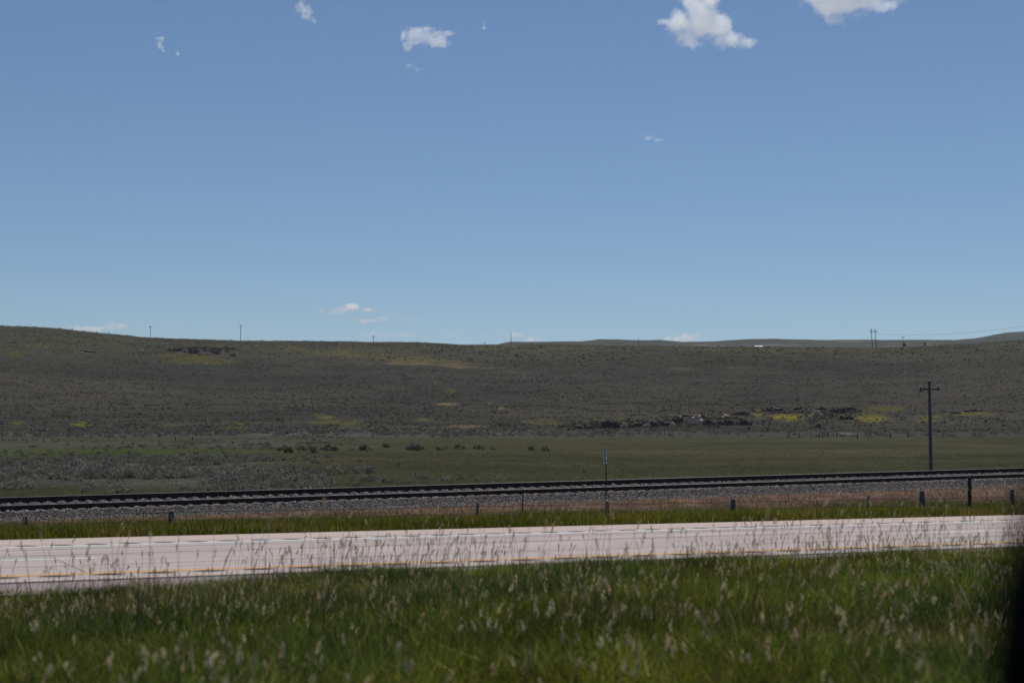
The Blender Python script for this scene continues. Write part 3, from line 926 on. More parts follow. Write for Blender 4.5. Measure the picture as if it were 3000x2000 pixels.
far_fence([(1000 + x_ / 2.352, 900 + t_ / 2.352, 900 + b_ / 2.352, w_, 0, 'dark_wood') for x_, t_, b_, w_ in ((857, 865, 880, 1.6), (960, 866, 878, 1.2), (1062, 866, 878, 1.2), (1260, 858, 874, 1.8), (1362, 856, 874, 2), (1450, 856, 872, 2), (2055, 850, 864, 1.6), (2147, 838, 858, 1.8))] +
          [(R5(x_), 1150 + t_ / 3.36, 1150 + b_ / 3.36, w_, 0, 'dark_wood') for x_, t_, b_, w_ in ((330, 330, 352, 1.6), (465, 330, 350, 1.6), (598, 328, 354, 2), (877, 332, 348, 2), (1014, 316, 344, 2), (1155, 316, 336, 1.2), (1184, 312, 340, 2.6))],
          'thin line of small fence posts along the foot of the rocky bank', 380)

# fallen white board in the pasture
b, dd = hit(2200 + 1196 / 3.36, 1150 + 422 / 3.36, 150, 600)
mb = MB(); mb.box((0, 0, 0.22), (0.38, 0.05, 0.09), np.array(Matrix.Rotation(rad(35), 3, 'Y')))
o = mb.build('fallen_board', M['white_roof']); o.location = Vector([float(v) for v in b]); o.rotation_euler = (0, 0, -TH)
tag(o, 'pale fallen board leaning by a pasture post', 'board')

# ---------------------------------------------------------------- rocks
def rock(px, py, wpx, hpx, mt, label, seed, grp=None, depth=0.8, name='boulder', dmax=1160):
    b, dd = hit(px, py, 150, dmax)
    s_ = dd / F
    bm = bmesh.new(); bmesh.ops.create_icosphere(bm, subdivisions=3, radius=1.0)
    r_ = random.Random(seed); off = Vector((r_.uniform(0, 50), r_.uniform(0, 50), r_.uniform(0, 50)))
    from mathutils import noise as mn
    for v in bm.verts:
        p_ = v.co.copy()
        n_ = mn.noise(p_ * 1.3 + off) * 0.6 + mn.noise(p_ * 3.1 + off) * 0.45 + mn.noise(p_ * 6.5 + off) * 0.2
        v.co = p_ * (1 + n_)
        v.co.z = max(v.co.z, -0.45)
        q_ = 0.22
        v.co.z = v.co.z * 0.75 + round(v.co.z / q_) * q_ * 0.25
    for v in bm.verts:
        v.co = Vector((v.co.x * wpx * s_ / 2, v.co.y * wpx * s_ / 2 * depth, (v.co.z + 0.3) * hpx * s_ / 1.3))
    me = bpy.data.meshes.new(name); bm.to_mesh(me); bm.free()
    b = b + (np.array([-math.sin(TH), -math.cos(TH), 0.0]) * wpx * s_ * 0.35 + np.array([0, 0, 0.1]) if mt == 'rock_pale' else 0.0)
    o = link(name, me, M[mt]); o.location = Vector([float(v) for v in b]); o.rotation_euler = (0, 0, -TH + r_.uniform(-.3, .3))
    return tag(o, label, 'rock', grp)


G1 = 'rocks of the low bank at the foot of the hill'
Z4 = lambda x_, y_: (1600 + x_ / 3.36, 1150 + y_ / 3.36)
bank = [
    (360, 352, 200, 45, 'rock_dark', 'long dark rock ledge at the left end of the bank'),
    (415, 350, 34, 16, 'rock_pale', 'small pale stone under the leftmost dark ledge'),
    (630, 350, 190, 80, 'rock_dark', 'tall rounded dark crag left of the yellow gully'),
    (625, 348, 30, 18, 'rock_pale', 'small pale stone at the foot of the rounded dark crag'),
    (765, 342, 70, 40, 'rock_pale', 'pale yellowish rock at the foot of the gully'),
    (840, 338, 120, 50, 'rock_dark', 'dark low crag right of the yellow gully'),
    (1010, 330, 210, 60, 'rock_dark', 'broad dark crag behind a pale dome of rock'),
    (985, 336, 75, 34, 'rock_pale', 'pale dome shaped rock in front of the broad dark crag'),
    (1150, 326, 140, 46, 'rock_dark', 'dark crag between the pale dome and the pale cone of rock'),
    (1240, 332, 60, 40, 'rock_pale', 'pale cone shaped rock in the middle of the bank'),
    (1290, 300, 120, 60, 'rock_dark', 'dark sloping crag above the pale cone of rock'),
    (1420, 248, 330, 34, 'rock_dark', 'longest dark overhanging ledge above the big tan rock face'),
    (1470, 312, 160, 80, 'rock_pale', 'biggest pale tan rock face below the long overhanging ledge'),
    (1600, 318, 110, 60, 'rock_dark', 'dark crag right of the biggest tan rock face'),
    (1665, 318, 40, 50, 'rock_pale', 'small pale leaning slab right of the biggest rock face'),
    (1770, 248, 90, 26, 'rock_pale', 'pale flat stone on the slope left of the first yellow patch'),
    (1760, 320, 170, 60, 'rock_dark', 'dark hummocky crag below the flat stone'),
    (1930, 220, 170, 40, 'rock_dark', 'dark ledge above and left of the brightest yellow patch'),
    (1950, 320, 150, 60, 'rock_dark', 'dark crag left of and below the brightest yellow patch'),
    (2230, 180, 180, 40, 'rock_dark', 'dark ledge above the brightest yellow patch'),
]
for i, (x_, y_, w_, h_, mt, lb) in enumerate(bank):
    a_, b_ = Z4(x_, y_); rock(a_, b_, w_ / 3.36 * (0.95 if mt == 'rock_dark' else 0.9), h_ / 3.36 * (0.85 if mt == 'rock_dark' else 0.95), mt, lb, 100 + i, G1, 0.35 if mt == 'rock_dark' else 0.5)
Z5 = lambda x_, y_: (2200 + x_ / 3.36, 1150 + y_ / 3.36)
bank2 = [
    (20, 248, 50, 30, 'rock_pale', 'pale stone at the left end of the brightest yellow patch'),
    (180, 243, 60, 22, 'rock_pale', 'flat pale stone lying in the brightest yellow patch'),
    (395, 196, 50, 34, 'rock_pale', 'white stone at the top edge of the brightest yellow patch'),
    (470, 168, 160, 26, 'rock_dark', 'flat dark ledge above the white stone'),
    (650, 230, 100, 60, 'rock_pale', 'grey white stone heap right of the brightest yellow patch'),
    (690, 175, 110, 36, 'rock_dark', 'dark ledge above the grey white stone heap'),
    (765, 215, 40, 22, 'rock_pale', 'small white stone right of the grey white heap'),
    (860, 200, 160, 50, 'rock_dark', 'reddish dark crag in the middle of the right bank'),
    (970, 176, 150, 46, 'rock_dark', 'dark ledge at the right end of the reddish crag'),
    (940, 265, 140, 40, 'rock_dark', 'low dark crag left of the second yellow patch'),
    (1082, 226, 34, 26, 'rock_pale', 'small pale stone at the top of the second yellow patch'),
    (1480, 262, 38, 54, 'rock_pale', 'upright pale stone between the second and third yellow patch'),
    (1570, 215, 36, 30, 'rock_pale', 'pale stone above the third yellow patch'),
    (1718, 246, 26, 18, 'rock_pale', 'tiny pale stone just left of the tall pole'),
    (2010, 205, 110, 26, 'rock_dark', 'low dark ledge right of the tall pole'),
    (2200, 186, 190, 28, 'rock_dark', 'long dark ledge near the right edge of the hill foot'),
]
for i, (x_, y_, w_, h_, mt, lb) in enumerate(bank2):
    a_, b_ = Z5(x_, y_); rock(a_, b_, w_ / 3.36 * 0.9, h_ / 3.36 * 0.85, mt, lb, 200 + i, G1, 0.35)
G2 = 'rocks of the outcrop high on the left hillside'
Z6 = lambda x_, y_: (440 + x_ / 7.84, 1000 + y_ / 7.84)
up = [
    (560, 215, 260, 60, 'rock_dark', 'flat dark ledge at the left end of the hillside outcrop'),
    (1050, 270, 420, 120, 'rock_dark', 'largest dark crag in the middle of the hillside outcrop'),
    (1330, 250, 260, 70, 'rock_dark', 'dark crag right of the middle of the hillside outcrop'),
    (1490, 290, 180, 80, 'rock_dark', 'dark crag at the right end of the hillside outcrop'),
    (790, 242, 90, 50, 'rock_pale', 'small white stone left of the largest crag'),
    (855, 300, 60, 50, 'rock_pale', 'narrow white stone at the left foot of the largest crag'),
    (1180, 300, 130, 70, 'rock_pale', 'brightest white block below the largest crag'),
    (1290, 305, 90, 50, 'rock_pale', 'pinkish block right of the brightest white block'),
    (1370, 325, 90, 60, 'rock_pale', 'pale jagged block below the right crag'),
    (1450, 318, 90, 30, 'rock_pale', 'low pale slab under the rightmost crag'),
    (412, 425, 50, 60, 'rock_pale', 'lone pale stone below and left of the hillside outcrop'),
    (330, 280, 40, 40, 'rock_pale', 'lone small stone at the left of the hillside outcrop'),
    (1900, 340, 130, 50, 'rock_dark', 'lone dark boulder right of the hillside outcrop'),
]
for i, (x_, y_, w_, h_, mt, lb) in enumerate(up):
    a_, b_ = Z6(x_, y_); rock(a_, b_, w_ / 7.84, h_ / 7.84, mt, lb, 300 + i, G2, 0.4)
for i, (a_, b_, w_, h_, mt, lb) in enumerate([
    (35, 1004, 34, 4, 'rock_dark', 'dark rock ledge high on the hill near the left edge'), (218, 1036, 9, 4, 'rock_pale', 'pale stone left of a short dark ledge on the hillside'),
    (240, 1034, 12, 4, 'rock_pale', 'flat pale stone beside a short dark ledge on the hillside'), (255, 1031, 40, 4, 'rock_dark', 'short dark ledge on the hillside left of the main outcrop'),
    (415, 1031, 14, 4, 'rock_pale', 'small pale stone between the ledge and the main outcrop'), (2612, 1033, 10, 4, 'rock_pale', 'pale stone below the twin legged skyline structure')]):
    rock(a_, b_, w_, h_, mt, lb, 400 + i, 'single rocks on the upper hillside', 0.5)

# ---------------------------------------------------------------- sagebrush
def clump_mesh(P, rad_, hgt, nleaf, leaf, colr, r, flat=0.0):
    """leafy tufts: P base points, radii, heights, nleaf triangles each"""
    n = len(P)
    th = r.uniform(0, 2 * math.pi, (n, nleaf)); ph = np.arccos(r.uniform(0.0, 1, (n, nleaf)))
    rr = r.uniform(0.35, 1.0, (n, nleaf)) ** 0.5
    lob = 1 + 0.30 * np.sin(th * 3 + r.uniform(0, 6, (n, 1))) + 0.2 * np.sin(th * 5 + r.uniform(0, 6, (n, 1)))
    cx = rad_[:, None] * lob * rr * np.sin(ph) * np.cos(th)
    cy = rad_[:, None] * lob * rr * np.sin(ph) * np.sin(th)
    cz = hgt[:, None] * (0.10 + 0.9 * rr * np.cos(ph) * (1 + 0.25 * np.sin(th * 4)))
    C = np.stack([cx, cy, cz], -1) + P[:, None, :]
    a = r.normal(size=(n, nleaf, 3)); a /= np.linalg.norm(a, axis=-1)[..., None]
    b = np.cross(a, r.normal(size=(n, nleaf, 3))); b /= np.linalg.norm(b, axis=-1)[..., None]
    s_ = leaf[:, None, None] * r.uniform(0.6, 1.4, (n, nleaf, 1))
    v0 = C + a * s_; v1 = C - a * s_ * 0.5 + b * s_ * 0.6; v2 = C - a * s_ * 0.5 - b * s_ * 0.6
    V = np.stack([v0, v1, v2], 2).reshape(-1, 3)
    Fc = np.arange(len(V)).reshape(-1, 3)
    cc = np.repeat(colr, nleaf * 3, 0) * (1 + (r.random((n * nleaf, 1)).repeat(3, 0) - 0.5) * 0.5)
    return V, Fc, cc


rng = np.random.default_rng(11)


def keep_patch(px, py, r):
    """shrubs keep off the bare and flowering patches"""
    k = np.ones(len(px), bool)
    for (cx, cy, rx, ry, sl_, col, st) in PATCH:
        if col is OLV: continue
        q_ = np.hypot((px - cx) / (rx * 0.95), (py - cy - sl_ * (px - cx)) / (ry * 0.95))
        k &= ~((q_ < 1) & (r.random(len(px)) < 0.75 * min(st, 1)))
    return k


# hillside: picked evenly over the land between the pasture and the crest
n = 90000
rel = rng.uniform(-rad(21.5), rad(21.5), n); dd = np.sqrt(rng.uniform(400 ** 2, 1165 ** 2, n))
Xs = dd / np.cos(rel) * np.sin(rel + TH); Ys = dd / np.cos(rel) * np.cos(rel + TH)
cl = fbm(Xs, Ys, 26, 3, 61) * 0.5 + fbm(Xs, Ys, 9, 2, 62) * 0.5
Zs = height(Xs, Ys)
px_, py_ = py_of(Xs, Ys, Zs)
k = (rng.random(n) < np.clip((cl - 0.34) * 4.0, 0.06, 1)) & keep_patch(px_, py_, rng)
Xs, Ys, Zs, cl = Xs[k], Ys[k], Zs[k], cl[k]; n = len(Xs)
P = np.stack([Xs, Ys, Zs - 0.05], 1)
rd = rng.uniform(0.22, 0.5, n) * (1 + 0.8 * (rng.random(n) < 0.05)); hg = rd * rng.uniform(0.6, 0.95, n)
gsel = rng.random(n)[:, None]
cs_ = np.array([0.100, 0.101, 0.081]) * (0.75 + 0.5 * rng.random((n, 1)))
cs_ = np.where(gsel < 0.09, cs_ * np.array([0.5, 0.52, 0.48]), cs_)
V, Fc, cc = clump_mesh(P, rd, hg, 13, rd * 0.5, cs_, rng)
tag(np_mesh('hillside_sagebrush', V, Fc, M['sage'], col=cc), 'countless small grey sagebrush clumps covering the hillside', kind='stuff')

# foot of the hill and the terrace on the left, denser and silvery
def band(npts, x0, x1, y0, y1, dens, seed, rmin, rmax, nl, base, leafk, ksc=20):
    r = np.random.default_rng(seed)
    px = r.uniform(x0, x1, npts); py = r.uniform(y0, y1, npts)
    H = hits(px, py, 66, 1160)
    ok = ~np.isnan(H[:, 0])
    H = H[ok]; px = px[ok]; py = py[ok]
    k = r.random(len(H)) < dens(px, py, fbm(H[:, 0], H[:, 1], ksc, 3, seed) * 0.6 + fbm(H[:, 0], H[:, 1], ksc / 3.5, 2, seed + 1) * 0.4)
    H = H[k]
    n = len(H)
    rd = r.uniform(rmin, rmax, n); hg = rd * r.uniform(0.75, 1.1, n)
    cc = np.array(base) * (0.7 + 0.6 * r.random((n, 1))) * (1 + (r.random((n, 3)) - 0.5) * 0.1)
    return clump_mesh(H - np.array([0, 0, 0.04]), rd, hg, nl, rd * leafk, cc, r)


def merge(parts):
    V = []; Fc = []; C_ = []; o = 0
    for v, f, c_ in parts:
        V.append(v); Fc.append(f + o); C_.append(c_); o += len(v)
    return np.vstack(V), np.vstack(Fc), np.vstack(C_)


SILV = (0.165, 0.162, 0.138)
parts = [
    band(9000, -120, 3120, 1256, 1283, lambda a, b, f: np.clip((f - 0.40) * 4, 0.05, 1) * np.exp(-((b - 1268) / 9) ** 2) * (1 - 0.45 * sst(1300, 1900, a)), 701, 0.35, 0.8, 26, (0.14, 0.14, 0.118), 0.33),
    band(4200, -120, 1080, 1338, 1450, lambda a, b, f: np.clip((f - 0.46) * 6, 0, 0.62) * (1 - sst(560, 1060, a) * 0.9) * (1 - 0.75 * sst(1400, 1440, b)), 703, 0.28, 0.6, 110, SILV, 0.17, 16),
    band(1600, -120, 2100, 1282, 1335, lambda a, b, f: np.clip((f - 0.52) * 6, 0, 1) * (1 - sst(1000, 1500, a)), 705, 0.3, 0.6, 36, (0.13, 0.13, 0.108), 0.26, 14),
    band(500, -120, 2200, 1360, 1440, lambda a, b, f: np.clip((f - 0.56) * 6, 0, 1) * (1 - sst(1500, 2100, a)), 707, 0.25, 0.5, 60, (0.15, 0.15, 0.125), 0.2, 12),
    band(2600, 1640, 2520, 1196, 1262, lambda a, b, f: np.clip((f - 0.30) * 5, 0.1, 1) * np.exp(-((b - np.interp(a, [1640, 1800, 2000, 2150, 2300, 2520], [1250, 1244, 1236, 1228, 1216, 1206])) / np.interp(a, [1640, 2000, 2300, 2520], [7, 13, 15, 10])) ** 2) * (1 - 0.85 * ((np.abs(a - 2290) < 90) & (np.abs(b - 1222) < 10))), 711, 0.35, 0.85, 30, (0.075, 0.073, 0.052), 0.34, 10),
    band(900, 480, 720, 1018, 1034, lambda a, b, f: np.exp(-((b - 1024) / 5) ** 2) * np.exp(-((a - 600) / 80) ** 2), 713, 0.5, 1.1, 26, (0.06, 0.058, 0.045), 0.34, 10),
    band(900, 900, 3050, 1014, 1062, lambda a, b, f: np.clip((f - 0.50) * 7, 0, 1), 715, 0.6, 1.2, 24, (0.06, 0.06, 0.046), 0.34, 30),
    band(700, 800, 1700, 1300, 1322, lambda a, b, f: 0.55 * np.clip((f - 0.50) * 6, 0, 1) * np.exp(-((b - (1322 - (a - 800) * 0.006)) / 7) ** 2) * (1 - sst(1250, 1700, a)), 709, 0.4, 0.8, 40, (0.07, 0.07, 0.05), 0.3, 12),
]
V, Fc, cc = merge(parts)
tag(np_mesh('pasture_sagebrush', V, Fc, M['sage'], col=cc), 'silvery sagebrush growing in drifts over the left pasture and hill foot', kind='stuff')

# bushes one can tell apart
rng = np.random.default_rng(77)
GB = 'single sagebrush bushes'
Z2_ = lambda x_, y_: (x_ / 1.68, 1230 + y_ / 1.68)
for (a_, b_, w_, colr, lb) in [
    (*Z2_(1420, 162), 30, (0.035, 0.034, 0.03), 'darkest bush at the left end of the row on the creek bank'),
    (*Z2_(1545, 162), 22, (0.045, 0.046, 0.04), 'round dark bush just right of the darkest creek bank bush'),
    (*Z2_(1645, 152), 24, (0.05, 0.052, 0.045), 'dark bush in the middle of the creek bank row'),
    (*Z2_(1790, 152), 34, (0.055, 0.056, 0.05), 'wide grey bush in the right half of the creek bank row'),
    (*Z2_(2040, 148), 40, (0.07, 0.072, 0.065), 'broad pale grey bush at the right end of the creek bank row'),
    (*Z2_(1448, 332), 16, (0.13, 0.12, 0.115), 'small round silver bush close behind the railway'),
    (*Z2_(1190, 346), 24, (0.12, 0.125, 0.115), 'low wide silver bush close behind the railway, left of the small round one'),
    (*Z2_(1175, 302), 26, (0.10, 0.107, 0.095), 'grey green bush standing behind the low wide silver bush'),
    (*Z2_(1620, 282), 26, (0.115, 0.12, 0.112), 'silver bush in open grass right of the grey green bush'),
    (*Z2_(1820, 262), 36, (0.10, 0.105, 0.10), 'loose grey bush in open grass below the creek bank row'),
    (*Z2_(50, 262), 22, (0.04, 0.042, 0.038), 'dark bush in the silver sagebrush near the left edge'),
    (*Z2_(605, 275), 16, (0.045, 0.048, 0.042), 'dark small bush at the right end of the silver sagebrush'),
    (1632, 1386, 18, (0.16, 0.165, 0.16), 'pale silver bush left of the milepost sign'),
    (1749, 1379, 9, (0.17, 0.172, 0.165), 'tiny pale bush just left of the milepost sign'),
    (1800, 1379, 14, (0.17, 0.172, 0.165), 'pale low bush just right of the milepost sign'),
    (1712, 1384, 18, (0.13, 0.135, 0.13), 'grey bush between the pale silver bush and the milepost sign'),
    (2200 + 665 / 3.36, 1150 + 355 / 3.36, 26, (0.04, 0.042, 0.038), 'dark wide bush at the hill foot above the pasture posts'),
    (467, 1279, 10, (0.035, 0.036, 0.032), 'dark pointed bush between two fence posts at the left hill foot'),
]:
    b, dd = hit(a_, b_, 66, 1160)
    wr = w_ * dd / F / 2
    nl = 240
    V, Fc, cc = clump_mesh(np.zeros((1, 3)), np.array([wr]), np.array([wr * 1.0]), nl, np.array([wr * 0.16]), np.array([colr]) * 1.25, rng)
    o = np_mesh('sagebrush', V, Fc, M['sage'], col=cc)
    o.location = Vector([float(v) for v in b])
    tag(o, lb, 'bush', GB)

# two dark junipers near the skyline on the right
for (a_, b_, w_, h_, lb) in ((2650, 1010.5, 9, 5, 'dark juniper beside the right skyline utility pole'), (2709.5, 1008.5, 7, 5.5, 'dark juniper alone right of the skyline utility poles'), (2643, 1024, 9, 5, 'dark juniper just below the skyline under the right utility pole')):
    dd = 1150 if b_ < 1015 else None
    if dd: p = at_d(a_, b_, dd); b = np.array([p[0], p[1], float(height(p[0], p[1])) ])
    else: b, dd = hit(a_, b_)
    wr = w_ * dd / F / 2; hh = max(h_ * dd / F, at_d(a_, b_ - h_, dd)[2] - b[2])
    t = empty('juniper_tree', b, lb, 'tree', 'junipers on the skyline')
    mb = MB(); mb.tube([(0, 0, -0.3), (0.05, 0, hh * 0.4), (0, 0.05, hh * 0.7)], [0.16, 0.12, 0.05], 7); mb.build('trunk', M['bark'], t)
    V, Fc, cc = clump_mesh(np.array([[0, 0, 0.25]]), np.array([wr]), np.array([hh * 0.85]), 700, np.array([wr * 0.16]), np.array([[0.022, 0.03, 0.02]]), rng)
    np_mesh('crown', V, Fc, M['sage'], t, col=cc)

# ---------------------------------------------------------------- grass
def blades(X, Y, H, Wd, lean, colb, colt, r, zoff=0.0):
    n = len(X)
    Z = height(X, Y) - 0.02 + zoff
    th = r.uniform(0, 2 * math.pi, n)
    dx, dy = np.cos(th), np.sin(th)
    lt = r.uniform(0, 2 * math.pi, n)
    lx, ly = np.cos(lt) * lean * H, np.sin(lt) * lean * H
    B = np.stack([X, Y, Z], 1)
    side = np.stack([dx, dy, np.zeros(n)], 1) * (Wd / 2)[:, None]
    m1 = B + np.stack([lx * .35, ly * .35, H * .5], 1)
    tp = B + np.stack([lx, ly, H * (1 - 0.25 * lean)], 1)
    V = np.stack([B - side, B + side, m1 - side * .85, m1 + side * .85, tp], 1).reshape(-1, 3)
    o = (np.arange(n) * 5)[:, None]
    Q = np.array([[0, 1, 3, 2]]) + o
    T = np.array([[2, 3, 4]]) + o
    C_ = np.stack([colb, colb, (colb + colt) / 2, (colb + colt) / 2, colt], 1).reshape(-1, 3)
    return V, Q, T, C_


def in_view(X, Y, pad=2.5):
    a = np.degrees(np.arctan2(X, Y)) - 24.8
    return np.abs(a) < 18.6 + pad


rng = np.random.default_rng(21)
# median in front of the highway
n = 900000
Yg = 4.6 + (23.9 - 4.6) * rng.random(n) ** 0.62
Xg = rng.uniform(-4, 30, n)
k = in_view(Xg, Yg, 4.0 + 30 / Yg)
# thin out with distance: far blades are hidden by the near ones
k &= rng.random(n) < np.interp(Yg, [4, 8, 14, 24], [1, 1, 0.8, 0.65])
Xg, Yg = Xg[k], Yg[k]; n = len(Xg)
cl = fbm(Xg, Yg, 1.6, 3, 301); c2 = fbm(Xg, Yg, 0.45, 2, 302); c3 = fbm(Xg, Yg, 5.0, 2, 303)
H = (0.30 + 0.40 * cl + 0.25 * (c2 - 0.5)) * rng.uniform(0.5, 1.15, n) * np.interp(Yg, [5, 9, 15, 19, 22.8, 23.8], [0.8, 1, 1, 0.85, 0.7, 0.35])
Wd = rng.uniform(0.006, 0.014, n) * (1 + 1.2 * (rng.random(n) < 0.06))
ga = np.array([0.078, 0.106, 0.013]); gb = np.array([0.135, 0.155, 0.017]); gc = np.array([0.040, 0.080, 0.016]); gd = np.array([0.24, 0.19, 0.08])
w1 = sst(0.4, 0.65, c3)[:, None]; w2 = sst(0.45, 0.6, cl)[:, None]
col = ga * (1 - w1) + gb * w1
col = col * (1 - w2 * .7) + gc * w2 * .7
dryb = (rng.random(n) < 0.13 + 0.25 * (c3 < 0.4))[:, None]
col = np.where(dryb, gd, col) * rng.uniform(0.35, 1.7, (n, 1)) * (0.35 + 1.3 * fbm(Xg, Yg, 0.8, 2, 305))[:, None]
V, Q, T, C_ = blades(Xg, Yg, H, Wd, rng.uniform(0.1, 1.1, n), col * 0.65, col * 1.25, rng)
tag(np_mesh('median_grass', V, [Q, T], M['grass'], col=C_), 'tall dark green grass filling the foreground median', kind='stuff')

# strip between highway and railway
n = 210000
Yg = rng.uniform(37.15, 57.2, n); Xg = rng.uniform(0, 66, n)
k = in_view(Xg, Yg, 2)
k &= rng.random(n) < np.interp(Yg, [37, 52, 54.8, 57.2], [1, 1, 0.5, 0.10])
Xg, Yg = Xg[k], Yg[k]; n = len(Xg)
cl = fbm(Xg, Yg, 2.5, 3, 311); c3 = fbm(Xg, Yg, 8.0, 2, 313)
H = (0.16 + 0.42 * cl) * rng.uniform(0.6, 1.15, n) * np.interp(Yg, [37.1, 38.5, 51.5, 54.5], [0.35, 1, 1, 0.42])
col = np.where((cl > 0.5)[:, None], np.array([0.10, 0.115, 0.010]), np.array([0.18, 0.15, 0.028]))
w1 = sst(0.45, 0.7, c3)[:, None]
col = col * (1 - w1) + np.array([0.17, 0.17, 0.010]) * w1
dryb = (rng.random(n) < 0.15 + 0.35 * sst(52, 55, Yg))[:, None]
col = np.where(dryb, np.array([0.22, 0.175, 0.09]), col) * rng.uniform(0.6, 1.3, (n, 1))
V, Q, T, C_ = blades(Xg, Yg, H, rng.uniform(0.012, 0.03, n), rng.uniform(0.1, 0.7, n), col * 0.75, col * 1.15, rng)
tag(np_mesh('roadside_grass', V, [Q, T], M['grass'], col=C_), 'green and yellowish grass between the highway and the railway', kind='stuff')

# rough grass tussocks just behind the line
n = 60000
rel = rng.uniform(-rad(20.5), rad(20.5), n); dd = 64 + (210 - 64) * rng.random(n) ** 1.5
Xg = dd / np.cos(rel) * np.sin(rel + TH); Yg = dd / np.cos(rel) * np.cos(rel + TH)
k = Yg > 64.2
Xg, Yg, dd = Xg[k], Yg[k], dd[k]; n = len(Xg)
cl = fbm(Xg, Yg, 9, 3, 321)
col = np.array([0.085, 0.085, 0.038]) * (0.7 + 0.6 * cl)[:, None] * rng.uniform(0.7, 1.35, (n, 1))
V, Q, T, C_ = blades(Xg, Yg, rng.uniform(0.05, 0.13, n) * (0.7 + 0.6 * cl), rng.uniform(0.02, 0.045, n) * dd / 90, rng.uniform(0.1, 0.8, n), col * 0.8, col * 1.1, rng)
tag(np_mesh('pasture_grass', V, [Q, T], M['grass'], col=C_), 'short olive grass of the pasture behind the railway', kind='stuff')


# seed stalks standing above the grass
def stalks(X, Y, H, r, head=0.17, scale=1.0, tint=(0.74, 0.64, 0.40)):
    n = len(X)
    Z = height(X, Y)
    B = np.stack([X, Y, Z], 1)
    lt = r.uniform(0, 2 * math.pi, n); ln = r.uniform(0.02, 0.20, n) + 0.03
    D = np.stack([np.cos(lt) * ln * 0.6 + 0.10, np.sin(lt) * ln, np.ones(n)], 1)
    D2 = D + np.stack([np.cos(lt) * ln * 1.2, np.sin(lt) * ln * 1.2, -0.05 * np.ones(n)], 1)
    mid = B + D * (H * 0.6)[:, None]
    top = mid + D2 * (H * 0.4)[:, None]
    # stem: crossed thin ribbons
    Vs = []; Qs = []; Cs = []; o = 0
    sw = r.uniform(0.0016, 0.0028, n) * scale
    gcol = np.array([0.10, 0.11, 0.05]) * r.uniform(0.7, 1.3, (n, 1))
    for ax in (np.array([1.0, 0, 0]), np.array([0, 1.0, 0])):
        s_ = ax[None] * sw[:, None]
        vv = np.stack([B - s_, B + s_, mid - s_, mid + s_, top - s_ * .6, top + s_ * .6], 1).reshape(-1, 3)
        oo = (np.arange(n) * 6)[:, None] + o
        Qs.append(np.array([[0, 1, 3, 2]]) + oo); Qs.append(np.array([[2, 3, 5, 4]]) + oo)
        Vs.append(vv); Cs.append(np.repeat(gcol, 6, 0)); o += len(vv)
    # head: spikelets in a loose spindle along the last part of the stem
    ns = 14
    hl = head * r.uniform(0.6, 1.35, n)
    dirn = D2 / np.linalg.norm(D2, axis=1)[:, None]
    t = np.linspace(0, 1, ns)[None, :] + (r.random((n, ns)) - .5) * .06
    wid = (np.sin(np.clip(t, 0, 1) * math.pi * 0.85 + 0.35)) * 0.022 * r.uniform(0.3, 1.0, (n, 1)) * scale
    an = r.uniform(0, 2 * math.pi, (n, ns))
    C = top[:, None, :] + dirn[:, None, :] * ((t - 0.9) * hl[:, None])[..., None]
    C[..., 0] += np.cos(an) * wid; C[..., 1] += np.sin(an) * wid; C[..., 2] += wid * .2
    ax = dirn[:, None, :] + r.normal(size=(n, ns, 3)) * 0.22
    ax /= np.linalg.norm(ax, axis=-1)[..., None]
    bx = np.cross(ax, r.normal(size=(n, ns, 3))); bx /= np.linalg.norm(bx, axis=-1)[..., None]
    L_ = (0.014 * r.uniform(.7, 1.3, (n, ns, 1))) * scale; Wn = 0.0065 * scale
    vv = np.stack([C - ax * L_, C + bx * Wn, C + ax * L_, C - bx * Wn], 2).reshape(-1, 3)
    hc = np.array(tint) * r.uniform(0.6, 1.25, (n, 1)) * np.where(r.random((n, 1)) < 0.3, np.array([1.0, .82, .85]), np.array([1, 1, 1.0]))
    Qs.append(np.arange(len(vv)).reshape(-1, 4) + o); Vs.append(vv); Cs.append(np.repeat(hc, ns * 4, 0)); o += len(vv)
    return np.vstack(Vs), np.vstack(Qs), np.vstack(Cs)


rng = np.random.default_rng(31)
n = 9500
Yg = 5 + (23.2 - 5) * rng.random(n) ** 0.65; Xg = rng.uniform(-3, 30, n)
k = in_view(Xg, Yg, 6) & (rng.random(n) < np.clip(0.05 + 3.6 * (fbm(Xg, Yg, 1.8, 3, 401) - 0.40), 0.05, 1))
Xg, Yg = Xg[k], Yg[k]
H = rng.uniform(0.45, 0.85, len(Xg)) * np.interp(Yg, [4, 8, 22, 23.5], [0.75, 1.0, 1.0, 0.9])
tall = (rng.random(len(Xg)) < 0.17) & (Yg > 8)
H = H + tall * rng.uniform(0.2, 0.75, len(Xg))
nr_ = Yg < 12.5
V1, Q1, C1 = stalks(Xg[nr_], Yg[nr_], H[nr_], rng, head=0.075, scale=0.82, tint=(0.80, 0.68, 0.42))
V2, Q2, C2_ = stalks(Xg[~nr_], Yg[~nr_], H[~nr_], rng, head=0.09, scale=0.95, tint=(0.70, 0.59, 0.34))
V, Q, C_ = np.vstack([V1, V2]), np.vstack([Q1, Q2 + len(V1)]), np.vstack([C1, C2_])
tag(np_mesh('grass_seed_stalks', V, Q, M['seed'], col=C_), 'pale seed heads on thin stalks standing above the foreground grass', kind='stuff')
n = 420
Yg = rng.uniform(37.4, 50, n); Xg = rng.uniform(2, 60, n)
k = in_view(Xg, Yg, 2); Xg, Yg = Xg[k], Yg[k]
V, Q, C_ = stalks(Xg, Yg, rng.uniform(0.35, 0.65, len(Xg)), rng, scale=1.5, tint=(0.42, 0.37, 0.18))
